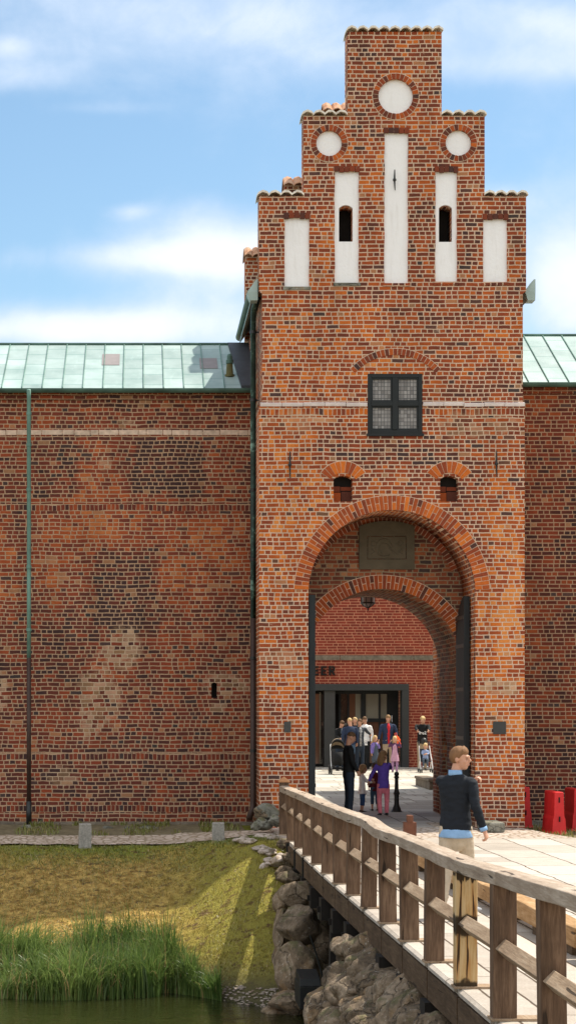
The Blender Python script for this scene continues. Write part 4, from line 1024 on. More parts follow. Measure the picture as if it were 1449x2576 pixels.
# kerb timbers
kl = ['kerb timber on blocks nearest the camera, cut off by the right picture edge', 'long squared kerb timber on blocks behind the two nearest railing posts', 'kerb timber on blocks seen behind the tar-stained post', 'farthest kerb timber, next to the rusty notched post']
segs = [(12.0, 16.9), (17.0, 20.6), (20.72, 24.3), (24.42, 27.0)]
for i, (a, b) in enumerate(segs):
    t = thing('kerb_timber', kl[i], 'timber', (4.02, a, zd(a)), 0, 'kerb timbers along the walkway'); t.location = (4.02, a, 0)
    bm = B(); n = 8; rings = []
    for k in range(n + 1):
        yy = (b - a) * k / n; z = zd(a + yy); q = R.uniform(-.008, .008)
        rings.append([bm.verts.new(p) for p in ((-.11, yy, z + .085), (.11, yy, z + .085), (.11, yy, z + .27 + q), (-.11, yy, z + .27 + q))])
    for p, q in zip(rings, rings[1:]):
        for k in range(4): bm.faces.new((p[k], p[(k + 1) % 4], q[(k + 1) % 4], q[k]))
    bm.faces.new(rings[0][::-1]); bm.faces.new(rings[-1]); obj('beam', bm, M['kerbwood'], t, bevel=.015)
    for k in range(3):
        yy = .3 + (b - a - .6) * k / 2; bm = B(); box(bm, -.09, .1, yy - .12, yy + .12, zd(a + yy) + .003, zd(a + yy) + .083); obj('support_block', bm, M['fascia'], t)
bm = B(); bx = X(1376, 233); by = Dp(232)
for (hw, a, b) in ((.088, -2.34, -1.66), (.042, -1.66, -1.56)): box(bm, bx - hw, bx + hw, by - .07, by + .07, a, b)
tag(obj('notched_post', bm, M['rust'], bevel=.006), 'short rusty brown notched post standing at the end of the kerb timber', 'post')
# ------------------------------------------------------------------ STONEWORK
ab = thing('stone_abutment', 'boulder abutment under the tower end of the bridge, beside the grassy bank', 'abutment')
bm = B(); box(bm, 2.72, 10, 28.8, 33.3, -5.4, -2.7); obj('wall_core', bm, M['greyrock'], ab)
bl = [(1008, 2998, 66, 50, 216), (1012, 3110, 74, 70, 221), (1006, 3252, 80, 88, 225), (985, 3365, 78, 38, 228), (944, 3120, 28, 70, 214), (938, 3230, 26, 60, 215), (965, 2945, 36, 22, 206), (938, 3030, 24, 42, 208), (1062, 3040, 40, 60, 214), (1075, 3170, 44, 80, 219), (1070, 3300, 44, 80, 221), (1004, 2930, 34, 22, 202), (915, 3330, 28, 36, 216), (940, 3390, 60, 22, 226), (1042, 2965, 40, 30, 208)]
for i, (px, py, rx, rz, s) in enumerate(bl):
    bm = B(); c = P(px, py, s); rockmesh(bm, c, (rx / s * 1.12, .42, rz / s * 1.16), 100 + i, 4, .14, R.uniform(-.2, .2))
    obj('boulder', bm, M['rock'], ab, smooth=True)
p2 = thing('stone_pier', 'long rough rubble stone pier beneath the near part of the bridge', 'pier')
bm = B(); box(bm, 2.75, 10, 9, 21.7, -5.6, -2.95); obj('wall_core', bm, M['greyrock'], p2)
k = 0
for lev, (zc, xo) in enumerate(((-2.83, 2.62), (-3.12, 2.38), (-3.5, 2.22), (-3.95, 2.1), (-4.4, 1.98), (-4.85, 1.9))):
    y = 21.75 - (.2 if lev % 2 else 0)
    while y > 12:
        w_ = R.uniform(.24, .42); k += 1
        bm = B(); rockmesh(bm, (xo + R.uniform(-.07, .07) - .02 * (21.7 - y) * 0, y, zc - .022 * (21.7 - y) + R.uniform(-.05, .05)), (.36, w_, R.uniform(.24, .32)), 300 + k, 3 if y < 15 else 4, .20, R.uniform(-.3, .3))
        obj('boulder', bm, M['rock'], p2, smooth=True); y -= w_ * 1.45
for (px, py, s) in ((1160, 3170, 290), (1205, 3235, 302), (1250, 3290, 318), (1330, 3370, 345), (1285, 3330, 330), (1380, 3420, 360)):
    k += 1; bm = B(); rockmesh(bm, P(px, py, s), (.2, .28, .13), 300 + k, 4, .18); obj('boulder', bm, M['rock'], p2, smooth=True)
# steel box and rod in the gap
bm = B(); box(bm, X(1000, 238), X(1072, 238), Dp(240), Dp(232), Z(3376, 238), Z(3300, 238)); hexa(bm, [(X(1000, 238), Dp(240), Z(3299, 238)), (X(1072, 238), Dp(240), Z(3299, 238)), (X(1076, 238), Dp(232), Z(3299, 238)), (X(1004, 238), Dp(232), Z(3299, 238)), (X(1002, 238), Dp(239), Z(3278, 238)), (X(1070, 238), Dp(239), Z(3278, 238)), (X(1076, 238), Dp(232), Z(3270, 238)), (X(1004, 238), Dp(232), Z(3270, 238))])
sb = obj('steel_box', bm, M['bracket'], bevel=.01); tag(sb, 'black steel box between the boulder abutment and the stone pier at water level', 'box')
bm = B(); tube(bm, [P(1038, 3135, 240), P(1060, 3200, 240), P(1084, 3290, 240)], .013, 6); obj('control_rod', bm, M['bracket'], sb)
# pale flat stones on the bank by the railing end
fl = ['large pale flat stone beside the railing end', 'pale flat stone at the grass edge, leftmost of the sunlit apron stones', 'sunlit apron stone under the end post', 'small rounded pale stone in the apron']
k = 0
for i in range(38):
    x = R.uniform(1.3, 2.45); y = R.uniform(32.3, 34.6)
    if x < 2.5 - (y - 32.1) * .42 - .1 + .0 or (y > 34.2 and x < 1.7): continue
    k += 1; w_ = R.uniform(.09, .2)
    bm = B(); rockmesh(bm, (0, 0, 0), (w_, w_ * R.uniform(.8, 1.2), .06), 600 + i, 3, .15, R.uniform(0, 3))
    o = obj('flat_stone', bm, M['palerock'], smooth=True); o.location = (x, y, gz(x, y) + .02)
    tag(o, 'pale flat stone set in the sunlit apron left of the railing end', 'stone', 'flat stones in the apron by the railing end')
for i, (px, py, w_, s) in enumerate(((955, 2830, .16, 190), (935, 2885, .17, 195), (952, 2925, .14, 198), (905, 2865, .15, 191), (975, 2880, .2, 196), (900, 2910, .12, 194))):
    bm = B(); rockmesh(bm, P(px, py, s), (w_, .2, .13), 700 + i, 4, .2, i)
    tag(obj('boulder', bm, M['palerock'] if i % 2 else M['rock'], smooth=True), ['boulder right under the capped end post', 'pale boulder left of the black railing brackets', 'low boulder between bank and bridge brackets', 'sunlit boulder at the upper edge of the abutment', 'grey boulder tucked behind the first bracket', 'small rounded boulder where grass meets abutment'][i], 'boulder', 'boulders at the railing end')
# granite bollards
for i, (px, lab) in enumerate(((285, 'square grey granite bollard by the path, left of the two'), (731, 'square grey granite bollard by the path, right one nearer the tower'))):
    bm = B(); hw = .118; rings = []
    for k in range(6):
        z = -.1 + .53 * k / 5; w_ = hw * (1.03 - .02 * k)
        rings.append([bm.verts.new((sx * w_ + R.uniform(-.006, .006), sy * w_, z)) for sx, sy in ((-1, -1), (1, -1), (1, 1), (-1, 1))])
    for p, q in zip(rings, rings[1:]):
        for j in range(4): bm.faces.new((p[j], p[(j + 1) % 4], q[(j + 1) % 4], q[j]))
    bm.faces.new(rings[0][::-1]); bm.faces.new(rings[-1])
    o = obj('granite_bollard', bm, M['granite'], bevel=.014); o.location = (X(px, 182), Dp(182), -2.575 + .02 * i); o.rotation_euler.z = .06 * (1 - 2 * i)
    tag(o, lab, 'bollard', 'granite bollards beside the path')
bm = B(); rockmesh(bm, (X(93, 167), 37.6, -2.4), (.12, .14, .07), 801, 3, .15); tag(obj('drain_stone', bm, M['greyrock'], smooth=True), 'small stone under the left downpipe', 'stone')
for i, (px, py, w_) in enumerate(((358, 2778, .12), (395, 2783, .16), (425, 2778, .10), (500, 2776, .2))):
    bm = B(); rockmesh(bm, P(px, py, 168), (w_, .15, .06), 820 + i, 3, .3); tag(obj('loose_stone', bm, M['greyrock'], smooth=True), 'loose grey slab of stone lying against the left wall foot', 'stone', 'loose stones at the wall foot')
# cast iron bollard in the passage mouth
b_ = thing('iron_bollard', 'black cast iron bollard with ball top touched by the girl in the purple jacket', 'bollard', (X(1328, 153), Dp(153), -2.305))
bm = B(); lathe(bm, [(.115, 0), (.115, .03), (.10, .05), (.085, .10), (.06, .16), (.055, .18), (.052, .38), (.068, .40), (.07, .43), (.052, .46), (.045, .50), (.04, .74), (.055, .76), (.055, .785), (.038, .80)], n=16); box(bm, -.13, .13, -.13, .13, -.02, .018); obj('shaft', bm, M['iron'], b_, smooth=False)
bm = B(); ell(bm, (0, 0, .84), (.055, .055, .058), sub=3); obj('ball_top', bm, M['iron'], b_, smooth=True)
# red barriers and cone
def barrier(x, y, z, L, lab, rz=0):
    t = thing('plastic_barrier', lab, 'barrier', (x, y, z), rz, 'red plastic barriers along the right wing')
    bm = B(); prof = [(.16, 0), (.16, .04), (.135, .06), (.118, .30), (.098, .36), (.086, .80), (.075, .82)]
    for ysgn in (0,):
        A = [bm.verts.new((w_, 0 + .2 * (1 - w_ / .17) * .3, h)) for w_, h in prof] + [bm.verts.new((-w_, .2 * (1 - w_ / .17) * .3, h)) for w_, h in prof[::-1]]
        C_ = [bm.verts.new((w_, L - .2 * (1 - w_ / .17) * .3, h)) for w_, h in prof] + [bm.verts.new((-w_, L - .2 * (1 - w_ / .17) * .3, h)) for w_, h in prof[::-1]]
    n = len(A)
    for k in range(n): bm.faces.new((A[k], A[(k + 1) % n], C_[(k + 1) % n], C_[k]))
    bm.faces.new(A[::-1]); bm.faces.new(C_); obj('body', bm, M['red'], t, bevel=.015)
    for h in (.62, .26):
        bm = B(); box(bm, -.012, .012, .02, .04 + (0.02 if h > .5 else 0.0), h, h + .10); bmesh.ops.translate(bm, verts=bm.verts[:], vec=(0, -.035 if h < .5 else -.002, 0)); obj('slot', bm, M['dark'], t)
barrier(X(1874, 178), Dp(178), -2.42, .95, 'bright red plastic barrier seen end-on beside the cone, nearest of the three')
barrier(X(1757, 169), Dp(169.5), -2.40, .8, 'red plastic barrier half hidden behind the right tower corner')
barrier(X(1940, 173), Dp(173), -2.41, .9, 'red plastic barrier cut off by the right picture edge')
cn = thing('traffic_cone', 'dull brown traffic cone with an orange band between two red barriers', 'cone', (X(1833, 173), Dp(173.5), -2.41))
bm = B(); box(bm, -.14, .14, -.14, .14, 0, .03); lathe(bm, [(.105, .03), (.07, .33), (.04, .58), (.02, .74), (.0, .745)], n=20); obj('body', bm, M['darkred'], cn)
bm = B(); lathe(bm, [(.056, .47), (.048, .56)], n=20); obj('band', bm, M['orange'], cn)
# ------------------------------------------------------------------ REEDS AND TURF
def blades(name, items, m, fire):
    me = bpy.data.meshes.new(name); V = []; Fc = []; fv = []
    for pts, w_, side, f in items:
        b0 = len(V); n = len(pts)
        for i, p in enumerate(pts):
            ww = w_ * (1 - (i / (n - 1)) ** 1.6) * .5 + .0006
            V.append(p + side * ww); V.append(p - side * ww)
        for i in range(n - 1):
            a = b0 + 2 * i; Fc.append((a, a + 1, a + 3, a + 2)); fv.append(f)
    me.from_pydata([tuple(v) for v in V], [], Fc); me.update(); o = obj(name, me, m); set_fire(me, fv)
    for p in me.polygons: p.use_smooth = True
    return o
its = []
for i in range(13500):
    x = R.uniform(-7.5, 1.25) if R.random() < .35 else R.uniform(-2.7, 1.2)
    t = R.random() ** .8; y = shore(x) - .55 + 1.35 * t
    if x > .3: y = shore(x) - .15 + .75 * t * (1.25 - x)
    if x > .3 and R.random() < (x - .3) * .75: continue
    hgt = R.uniform(.62, 1.22) * (1 - .38 * sm((x - .1) / 1.2)) * (1 - .14 * sm((-x - .8) / .8)) * (1 + .35 * mn.noise(Vector((x * 1.1, y * 1.1, 0))) + .35 * mn.noise(Vector((x * 3.1, y * 3.1, 0))))
    z = max(gz(x, y), -4.62) - .03
    wind = mn.noise(Vector((x * .8, y * .8, 4))) * 1.2
    a = R.uniform(0, 6.28); dirv = Vector((math.cos(a) * .7 + wind + (.35 if x < -1.2 else -.25), math.sin(a) * .6 - .15, 0))
    bend = R.uniform(.08, .7) + (.22 if x < -1.0 and R.random() < .5 else 0); pts = []
    for k in range(7):
        s = k / 6; dz = s * hgt * (1 - .45 * bend * s * s * 1.4); pts.append(Vector((x, y, z)) + dirv * (bend * hgt * s ** 2.2) + Vector((0, 0, dz)))
    side = Vector((math.cos(a + 1.3), math.sin(a + 1.3) * .4, 0)).normalized()
    its.append((pts, R.uniform(.010, .025), side, cl(R.random() ** 1.3 * .9 + .45 * mn.noise(Vector((x * 1.4, y * 1.4, 9))) + (.18 if x < -1 else 0))))
rd = blades('reeds', its, M['reed'], None); tag(rd, 'dense green reeds bending in the wind at the edge of the moat', 'reeds', kind='stuff')
its = []
for i in range(52000):
    x = R.uniform(-3.3, 2.6); y = R.uniform(29.0, 34.62)
    if y < shore(x) + .1: continue
    dens = .42 + .5 * mn.noise(Vector((x * 1.3, y * 1.3, 2))) + .35 * sm((y - 33.3) / 1.0)
    if R.random() > dens: continue
    z = gz(x, y) - .01; h = R.uniform(.02, .055) * (1.6 if R.random() < .06 else 1); a = R.uniform(0, 6.28)
    d_ = Vector((math.cos(a), math.sin(a), 0)) * h * R.uniform(.2, .9)
    p = Vector((x, y, z)); g = cl(R.random() * .5 + .55 - .6 * sm((y - 33.2) / 1.0) - .25 * sm((x - .3) / 1.5) + .3 * mn.noise(Vector((x, y, 5))))
    its.append(([p, p + d_ * .3 + Vector((0, 0, h * .7)), p + d_ + Vector((0, 0, h))], R.uniform(.008, .014), Vector((math.sin(a), -math.cos(a) * .4, 0)).normalized(), g))
for i in range(4200):   # weeds along the wall foot and on the right verge
    if R.random() < .75:
        x = R.uniform(-3.2, 2.2); y = 38.1 - abs(R.gauss(0, .28)) if R.random() < .5 else R.uniform(36.05, 37.3)
        if mn.noise(Vector((x * 1.7, 1, y * .5))) < .02: continue
        z = gz(x, y) + .02
    else: x = R.uniform(7.2, 9.3); y = R.uniform(34.5, 38); z = -2.41
    if y > 38.1: continue
    h = R.uniform(.03, .12); a = R.uniform(0, 6.28); d_ = Vector((math.cos(a), math.sin(a), 0)) * h * .5; p = Vector((x, y, z))
    its.append(([p, p + d_ * .3 + Vector((0, 0, h * .7)), p + d_ + Vector((0, 0, h))], R.uniform(.01, .02), Vector((math.sin(a), -math.cos(a), 0)), R.uniform(0, .35)))
tf = blades('grass', its, M['turf'], None); tag(tf, 'short dry and green grass on the sloping moat bank', 'grass', kind='stuff')
# leaf litter and pebbles on the shore
bm = B()
for i in range(420):
    x = R.uniform(.2, 2.5); y = shore(x) + R.uniform(-.1, .45); q = R.uniform(.012, .035)
    bmesh.ops.create_icosphere(bm, subdivisions=1, radius=1, matrix=Matrix.Translation((x, y, gz(x, y) + q * .3)) @ Matrix.Diagonal((q * R.uniform(.8, 1.6), q, q * .5, 1)))
tag(obj('shore_pebbles', bm, M['palerock']), 'small pebbles and litter along the waterline right of the reeds', 'pebbles', kind='stuff')
# ------------------------------------------------------------------ PEOPLE
def cloth(name, c, rough=.85, var=.18): return plain(name, c, rough, var, 14, .25)
SK = {}
def skinmat(name, c):
    m, nt, b = mat(name); n = nt.noise(nt.obj(), 18, 3)
    fin(nt, b, nt.mix(n, tuple(k * .88 for k in c), tuple(k * 1.1 for k in c)), .55, None, .35)
    b.inputs['Subsurface Weight'].default_value = .08; b.inputs['Subsurface Radius'].default_value = (.02, .008, .004); return m
M['skin'] = skinmat('fair_skin', (.56, .30, .20)); M['skint'] = skinmat('tanned_skin', (.50, .24, .14))
HAIR = {k: plain('hair_' + k, c, .7, .35, 30, .5, stretch=(1, 1, .25)) for k, c in dict(brown=(.12, .065, .03), light=(.34, .22, .11), blond=(.60, .42, .20), dark=(.05, .03, .018), sandy=(.26, .155, .075), chest=(.20, .10, .045)).items()}
CL = {k: cloth('cloth_' + k, c) for k, c in dict(navy=(.010, .013, .019), black=(.010, .011, .012), charcoal=(.03, .035, .045), denim=(.045, .085, .14), darkdenim=(.018, .028, .045), beige=(.52, .43, .32), khaki=(.36, .28, .19), white=(.86, .84, .82), lightblue=(.25, .42, .66),
      red=(.50, .02, .03), purple=(.13, .075, .42), lilac=(.24, .18, .50), pink=(.85, .24, .30), rose=(.50, .28, .38), maroon=(.10, .012, .02), slate=(.07, .09, .12), plum=(.10, .04, .10), orange=(.85, .10, .02), grey=(.30, .30, .31), bluejk=(.022, .035, .075), capri=(.03, .08, .20), mauve=(.33, .19, .33)).items()}
M['shoe'] = plain('dark_shoe', (.02, .018, .018), .6, .2, 8, .1); M['shoew'] = plain('grey_trainer', (.42, .45, .50), .6, .2, 12, .1)
M['eye'] = plain('dark_eye', (.02, .015, .012), .3, .1, 5, 0); M['lip'] = plain('lip', (.38, .13, .10), .5, .1, 5, 0)
def stripes(name, a, b_, per):
    m, nt, b = mat(name); o = nt.sep(nt.obj()); f = nt.m('FRACT', nt.m('DIVIDE', o[2], per))
    fin(nt, b, nt.mix(nt.m('GREATER_THAN', f, .55), a, b_), .85, None, .2); return m
CL['striped'] = stripes('striped_knit', (.03, .03, .04), (.6, .6, .6), .045)
CL['bluestripe'] = stripes('blue_striped_knit', (.10, .16, .40), (.55, .65, .80), .035)
def remesh(bm, vox, sm_=4, fold=0.0, ff=9.0):
    bmesh.ops.recalc_face_normals(bm, faces=bm.faces[:])
    me = bpy.data.meshes.new('r'); bm.to_mesh(me); bm.free(); o = bpy.data.objects.new('r', me); COL.objects.link(o)
    r = o.modifiers.new('r', 'REMESH'); r.mode = 'VOXEL'; r.voxel_size = vox
    if sm_: s = o.modifiers.new('s', 'SMOOTH'); s.factor = .5; s.iterations = sm_
    dg = bpy.context.evaluated_depsgraph_get(); out = bpy.data.meshes.new_from_object(o.evaluated_get(dg)); bpy.data.objects.remove(o)
    if fold:
        off = Vector((R.uniform(0, 50),) * 3); ns = [v.normal.copy() for v in out.vertices]
        for v, n in zip(out.vertices, ns):
            p = v.co; v.co = p + n * fold * (mn.noise(Vector((p.x * ff, p.y * ff, p.z * ff * 1.8)) + off) + .5 * mn.noise(Vector((p.x * ff * 2.2, p.y * ff * 2.2, p.z * ff * 3.5)) + off))
    for p in out.polygons: p.use_smooth = True
    return out
def hand(bm, w, d, n, side, k, curl=.9):
    d = d.normalized(); n = (n - d * n.dot(d)).normalized(); x = d.cross(n) * side
    loft(bm, [(w - d * .02 * k, .026 * k, .021 * k, x), (w + d * .03 * k, .037 * k, .018 * k, x), (w + d * .07 * k, .041 * k, .016 * k, x), (w + d * .092 * k, .038 * k, .014 * k, x)], 10)
    for i, L in enumerate((.068, .078, .073, .058)):
        p = w + d * (.088 - .004 * abs(i - 1)) * k + x * (.029 - .0195 * i) * k; a = .15; pts = [(p, .0098 * k)]
        for j, f in enumerate((.42, .32, .26)):
            a += curl * (.75 + .12 * i); p = p + (d * math.cos(a) + n * math.sin(a)) * L * f * k; pts.append((p, (.0095 - .0008 * (j + 1)) * k))
        loft(bm, pts, 8)
    p = w + d * .022 * k + x * .030 * k; q = p + (d * .55 + x * .62 + n * .35).normalized() * .045 * k; r = q + (d * .85 + n * .45 * (1 + curl * .5)).normalized() * .034 * k
    loft(bm, [(p, .014 * k), (q, .0115 * k), (r, .009 * k)], 8)
def person(label, x, y, z, H, face, hair, hairc, top, trous, hs=1.0, lean=0.0, bendhead=0.0, headdir=None, armR=None, armL=None, legR=None, legL=None,
           shoe='shoe', skin='skin', vox=.0125, wide=1.0, sleeve=1.0, hem=.88, dress=None, inner=None, jacket_open=False, legs='long', seat=False, group='visitors at the castle gate', detail=False, curlR=.9, curlL=.9, hoff=(0, 0, 0)):
    k = H / 1.8
    rz = math.atan2(face[0], -face[1]); t = thing('person', label, 'person', (x, y, z), rz, group)
    V = Vector
    Rl = Matrix.Rotation(lean, 3, 'X')            # forward is -Y
    pel = V((0, 0, .95 if hs < 1.15 else .86)) * k
    if seat: pel = V((0, .02, .0)) * k
    def up(v): return pel + Rl @ (V(v) * k)
    topz = 1.8 - (.95 if hs < 1.15 else .86)
    hc_z = topz - .118 * hs; chin = topz - .235 * hs; shz = chin - .085 / (1 + (hs - 1) * .5); shw = .185 * wide / (1 + (hs - 1) * .35)
    sh = {-1: up((-shw, .01, shz)), 1: up((shw, .01, shz))}
    neck = up((0, .012, shz + .04)); hc = up((hoff[0], -.01 - bendhead * .09 + hoff[1], hc_z - .02 * bendhead + hoff[2]))
    if headdir is None: hd = V((0, -1, 0))
    else: hd = Matrix.Rotation(-rz, 3, 'Z') @ V((headdir[0], headdir[1], 0)).normalized()
    hup = V((0, 0, 1)); pit = bendhead
    f = (hd * math.cos(pit) - hup * math.sin(pit)).normalized(); r_ = f.cross(V((0, 0, 1))).normalized(); u = r_.cross(f).normalized()
    HM = Matrix((( -r_.x, -f.x, u.x), (-r_.y, -f.y, u.y), (-r_.z, -f.z, u.z))).to_3x3()   # local x=left, y=back, z=up
    hk = hs * k
    def hp(a, b, c): return hc + HM @ (V((a, b, c)) * hk)
    def he(bm, c, r, sub=2, rot=None): ell(bm, hp(*c), [q * hk for q in r], HM @ rot if rot else HM, sub)
    # arms
    dA = {-1: armR, 1: armL}; arms = {}
    for s in (-1, 1):
        a = dA[s] or ((s * .05, .01, -.28), (s * .06, -.04, -.53))
        if a[0] == 'abs':     # targets in world space
            hw_ = Matrix.Rotation(-rz, 3, 'Z') @ (V(a[1]) - V((x, y, z))); sv = sh[s]; d = hw_ - sv; L1 = .285 * k; L2 = .255 * k; dl = min(d.length, (L1 + L2) * .995); d = d.normalized() * dl
            ca = (L1 * L1 + dl * dl - L2 * L2) / (2 * L1 * dl); h = math.sqrt(max(0, 1 - ca * ca)) * L1
            pole = V(a[2]); pole = (pole - d.normalized() * pole.dot(d.normalized())).normalized()
            el_ = sv + d.normalized() * ca * L1 + pole * h; arms[s] = (sv, el_, sv + d)
        else: arms[s] = (sh[s], sh[s] + Rl @ (V(a[0]) * k), sh[s] + Rl @ (V(a[1]) * k))
    dL = {-1: legR, 1: legL}; legsp = {}
    for s in (-1, 1):
        hip = pel + V((s * .088, 0, -.02)) * k; a = dL[s] or ((s * .01, -.015, -.44), (s * .015, .02, -.86 if hs < 1.15 else -.78))
        legsp[s] = (hip, hip + V(a[0]) * k, hip + V(a[1]) * k)
    # ---- body
    bm = B()
    he(bm, (0, .012, .028), (.073, .091, .088), 3); he(bm, (0, -.028, -.03), (.057, .062, .078), 3); he(bm, (0, -.052, -.078), (.034, .034, .030))
    he(bm, (0, -.080, .026), (.050, .019, .018)); loft(bm, [(hp(0, -.088, .018), .009 * hk), (hp(0, -.108, -.012), .014 * hk), (hp(0, -.092, -.024), .014 * hk)], 8)
    he(bm, (0, -.090, -.047), (.024, .011, .007)); he(bm, (0, -.088, -.058), (.021, .011, .007))
    for s in (-1, 1):
        he(bm, (s * .074, .012, -.005), (.010, .020, .032)); he(bm, (s * .036, -.062, -.022), (.024, .022, .022))
    loft(bm, [(neck - V((0, 0, .06 * k)), .062 * k, .058 * k, (1, 0, 0)), (neck, .056 * k, .056 * k, (1, 0, 0)), (hp(0, .018, -.06), .055 * k, .056 * k, (1, 0, 0)), (hp(0, .018, 0), .05 * k, .05 * k, (1, 0, 0))], 14)
    ax = (1, 0, 0)
    loft(bm, [(pel - V((0, 0, .06 * k)), .12 * k, .085 * k, ax), (pel, .14 * k * wide, .095 * k, ax), (up((0, 0, .16)), .12 * k * wide, .085 * k, ax), (up((0, 0, .34)), .14 * k * wide, .095 * k, ax), (up((0, .005, shz - .03)), .14 * k * wide, .085 * k, ax), (up((0, .01, shz + .035)), .06 * k, .055 * k, ax)], 16)
    for s in (-1, 1):
        a, b, c = arms[s]; loft(bm, [(a - V((s * .02, 0, .02)) * k, .034 * k), (a.lerp(b, .5), .036 * k), (b, .036 * k), (b.lerp(c, .35), .036 * k), (b.lerp(c, .8), .027 * k), (c, .024 * k)], 12)
        d = c - b; nrm = V((-s, 0, 0)) if abs(d.normalized().x) < .8 else V((0, 0, -1)); hand(bm, c, d, nrm if nrm.length else V((1, 0, 0)), 1 if s < 0 else -1, k * (1.0 if hs < 1.15 else 1.1), curlR if s < 0 else curlL)
        a, b, c = legsp[s]; loft(bm, [(a, .078 * k), (a.lerp(b, .5), .066 * k), (b, .05 * k), (b.lerp(c, .3), .050 * k), (c, .032 * k), (c - V((0, 0, .03 * k)), .032 * k)], 12)
    body = obj('body', remesh(bm, vox, 2), M[skin], t)
    # ---- hair: cap pulled in below the hairline
    bm = B(); b2 = B(); bmesh.ops.create_icosphere(b2, subdivisions=4 if detail else 3, radius=1)
    rr = (.081, .100, .100); cc = (0, .012, .032)
    if hair == 'bald': rr = (.075, .094, .092)
    for v in b2.verts:
        p = v.co; q = V((p.x * rr[0], p.y * rr[1], p.z * rr[2])); yy = q.y + cc[1]; zz = q.z + cc[2]
        lim = .062 if yy < -.045 else (.062 + (.0 - .062) * min(1, (yy + .045) / .04) if yy < -.005 else (-.005 if yy < .02 else -.05))
        if hair == 'bald': lim = max(lim, .01)
        if hair in ('long', 'bob') : lim = .055 if yy < -.05 else -.07
        kk = 1.0
        if zz < lim: kk = max(.80, 1 - (lim - zz) * 9)
        n_ = (mn.noise(p * (5 if detail else 4) + V((x, 0, 0))) * .035 + (mn.noise(V((p.x * 16, p.y * 16, p.z * 6))) * .02 if detail else 0)) * (1 if hair != 'bald' else .1)
        q = q * kk * (1 + n_ * (1 if zz > lim else 0))
        if hair == 'short' and yy < -.03 and zz > lim: q.z += .013 * (1 + mn.noise(p * 7))
        v.co = hc + HM @ ((q + V(cc)) * hk)
    me = bpy.data.meshes.new('t'); b2.to_mesh(me); b2.free(); bm.from_mesh(me)
    if hair == 'long':
        loft(bm, [(hp(0, .05, .06), .07 * hk, .05 * hk, HM @ V((1, 0, 0))), (hp(0, .075, -.03), .082 * hk, .04 * hk, HM @ V((1, 0, 0))), (hp(0, .085, -.13), .085 * hk, .035 * hk, HM @ V((1, 0, 0))), (hp(.0, .09, -.22), .06 * hk, .022 * hk, HM @ V((1, 0, 0)))], 14)
    if hair == 'bob':
        loft(bm, [(hp(0, .03, .05), .08 * hk, .07 * hk, HM @ V((1, 0, 0))), (hp(0, .045, -.04), .095 * hk, .065 * hk, HM @ V((1, 0, 0))), (hp(0, .06, -.10), .085 * hk, .05 * hk, HM @ V((1, 0, 0)))], 14)
    if hair == 'bun': he(bm, (0, .10, .06), (.04, .04, .04))
    obj('hair', bm, HAIR[hairc], t, smooth=True)
    # ---- trousers
    if legs != 'none':
        bm = B(); e = 1.0; endf = {'long': 1.0, 'capri': .72, 'short': .5}[legs]
        loft(bm, [(pel + V((0, 0, .09 * k)), .132 * k * wide, .094 * k, ax), (pel + V((0, 0, .02 * k)), .165 * k * wide, .118 * k, ax), (pel - V((0, 0, .09 * k)), .165 * k * wide, .118 * k, ax), (pel - V((0, 0, .19 * k)), .12 * k * wide, .085 * k, ax), (pel - V((0, 0, .25 * k)), .07 * k * wide, .06 * k, ax)], 18)
        for s in (-1, 1):
            a, b, c = legsp[s]
            secs = [(a + V((-s * .012, 0, .03)) * k if False else a + V((0, 0, .03 * k)), .090 * k), (a.lerp(b, .12) - V((s * .006 * k, 0, 0)), .097 * k), (a.lerp(b, .35), .090 * k), (a.lerp(b, .75), .074 * k), (b, .068 * k)]
            if endf > .6: secs += [(b.lerp(c, .5), .062 * k), (b.lerp(c, min(1, endf * 1.0) if endf == 1 else .45), .055 * k)]
            if endf == 1: secs += [(c - V((0, 0, .015 * k)), .058 * k)]
            loft(bm, secs, 14)
        obj('trousers' if legs == 'long' else 'leggings', remesh(bm, vox, 2, .006 * k * e), CL[trous], t)
    for s in (-1, 1):
        a, b, c = legsp[s]; bm = B(); fz = c.z - .065 * k
        loft(bm, [(V((c.x, c.y + .065 * k, fz + .012 * k)), .028 * k, .026 * k, ax), (V((c.x, c.y + .03 * k, fz + .02 * k)), .038 * k, .05 * k, ax), (V((c.x, c.y - .06 * k, fz + .01 * k)), .043 * k, .036 * k, ax), (V((c.x + s * .005, c.y - .13 * k, fz)), .045 * k, .026 * k, ax), (V((c.x + s * .006, c.y - .18 * k, fz - .004 * k)), .032 * k, .018 * k, ax)], 12)
        obj('shoe', bm, M[shoe], t, smooth=True)
    # ---- top
    bm = B(); W = wide; hz = (hem - .95) if hs < 1.15 else (hem - .95)
    secs = []
    if dress: secs = [(pel + V((0, 0, dress * k)), .21 * k, .17 * k, ax), (pel + V((0, 0, (dress * .4) * k)), .185 * k, .14 * k, ax)]
    else: secs = [(pel + V((0, 0, hz * k)), .172 * k * W, .126 * k, ax)]
    secs += [(up((0, 0, .06)), .165 * k * W, .12 * k, ax), (up((0, 0, .18)), .152 * k * W, .112 * k, ax), (up((0, 0, shz * .68)), .168 * k * W, .122 * k, ax), (up((0, .008, shz - .055)), .182 * k * W, .110 * k, ax), (up((0, .01, shz - .01)), .165 * k * W, .09 * k, ax), (up((0, .01, shz + .02)), .125 * k * W, .08 * k, ax), (up((0, .012, shz + .045)), .075 * k, .066 * k, ax)]
    loft(bm, secs, 20)
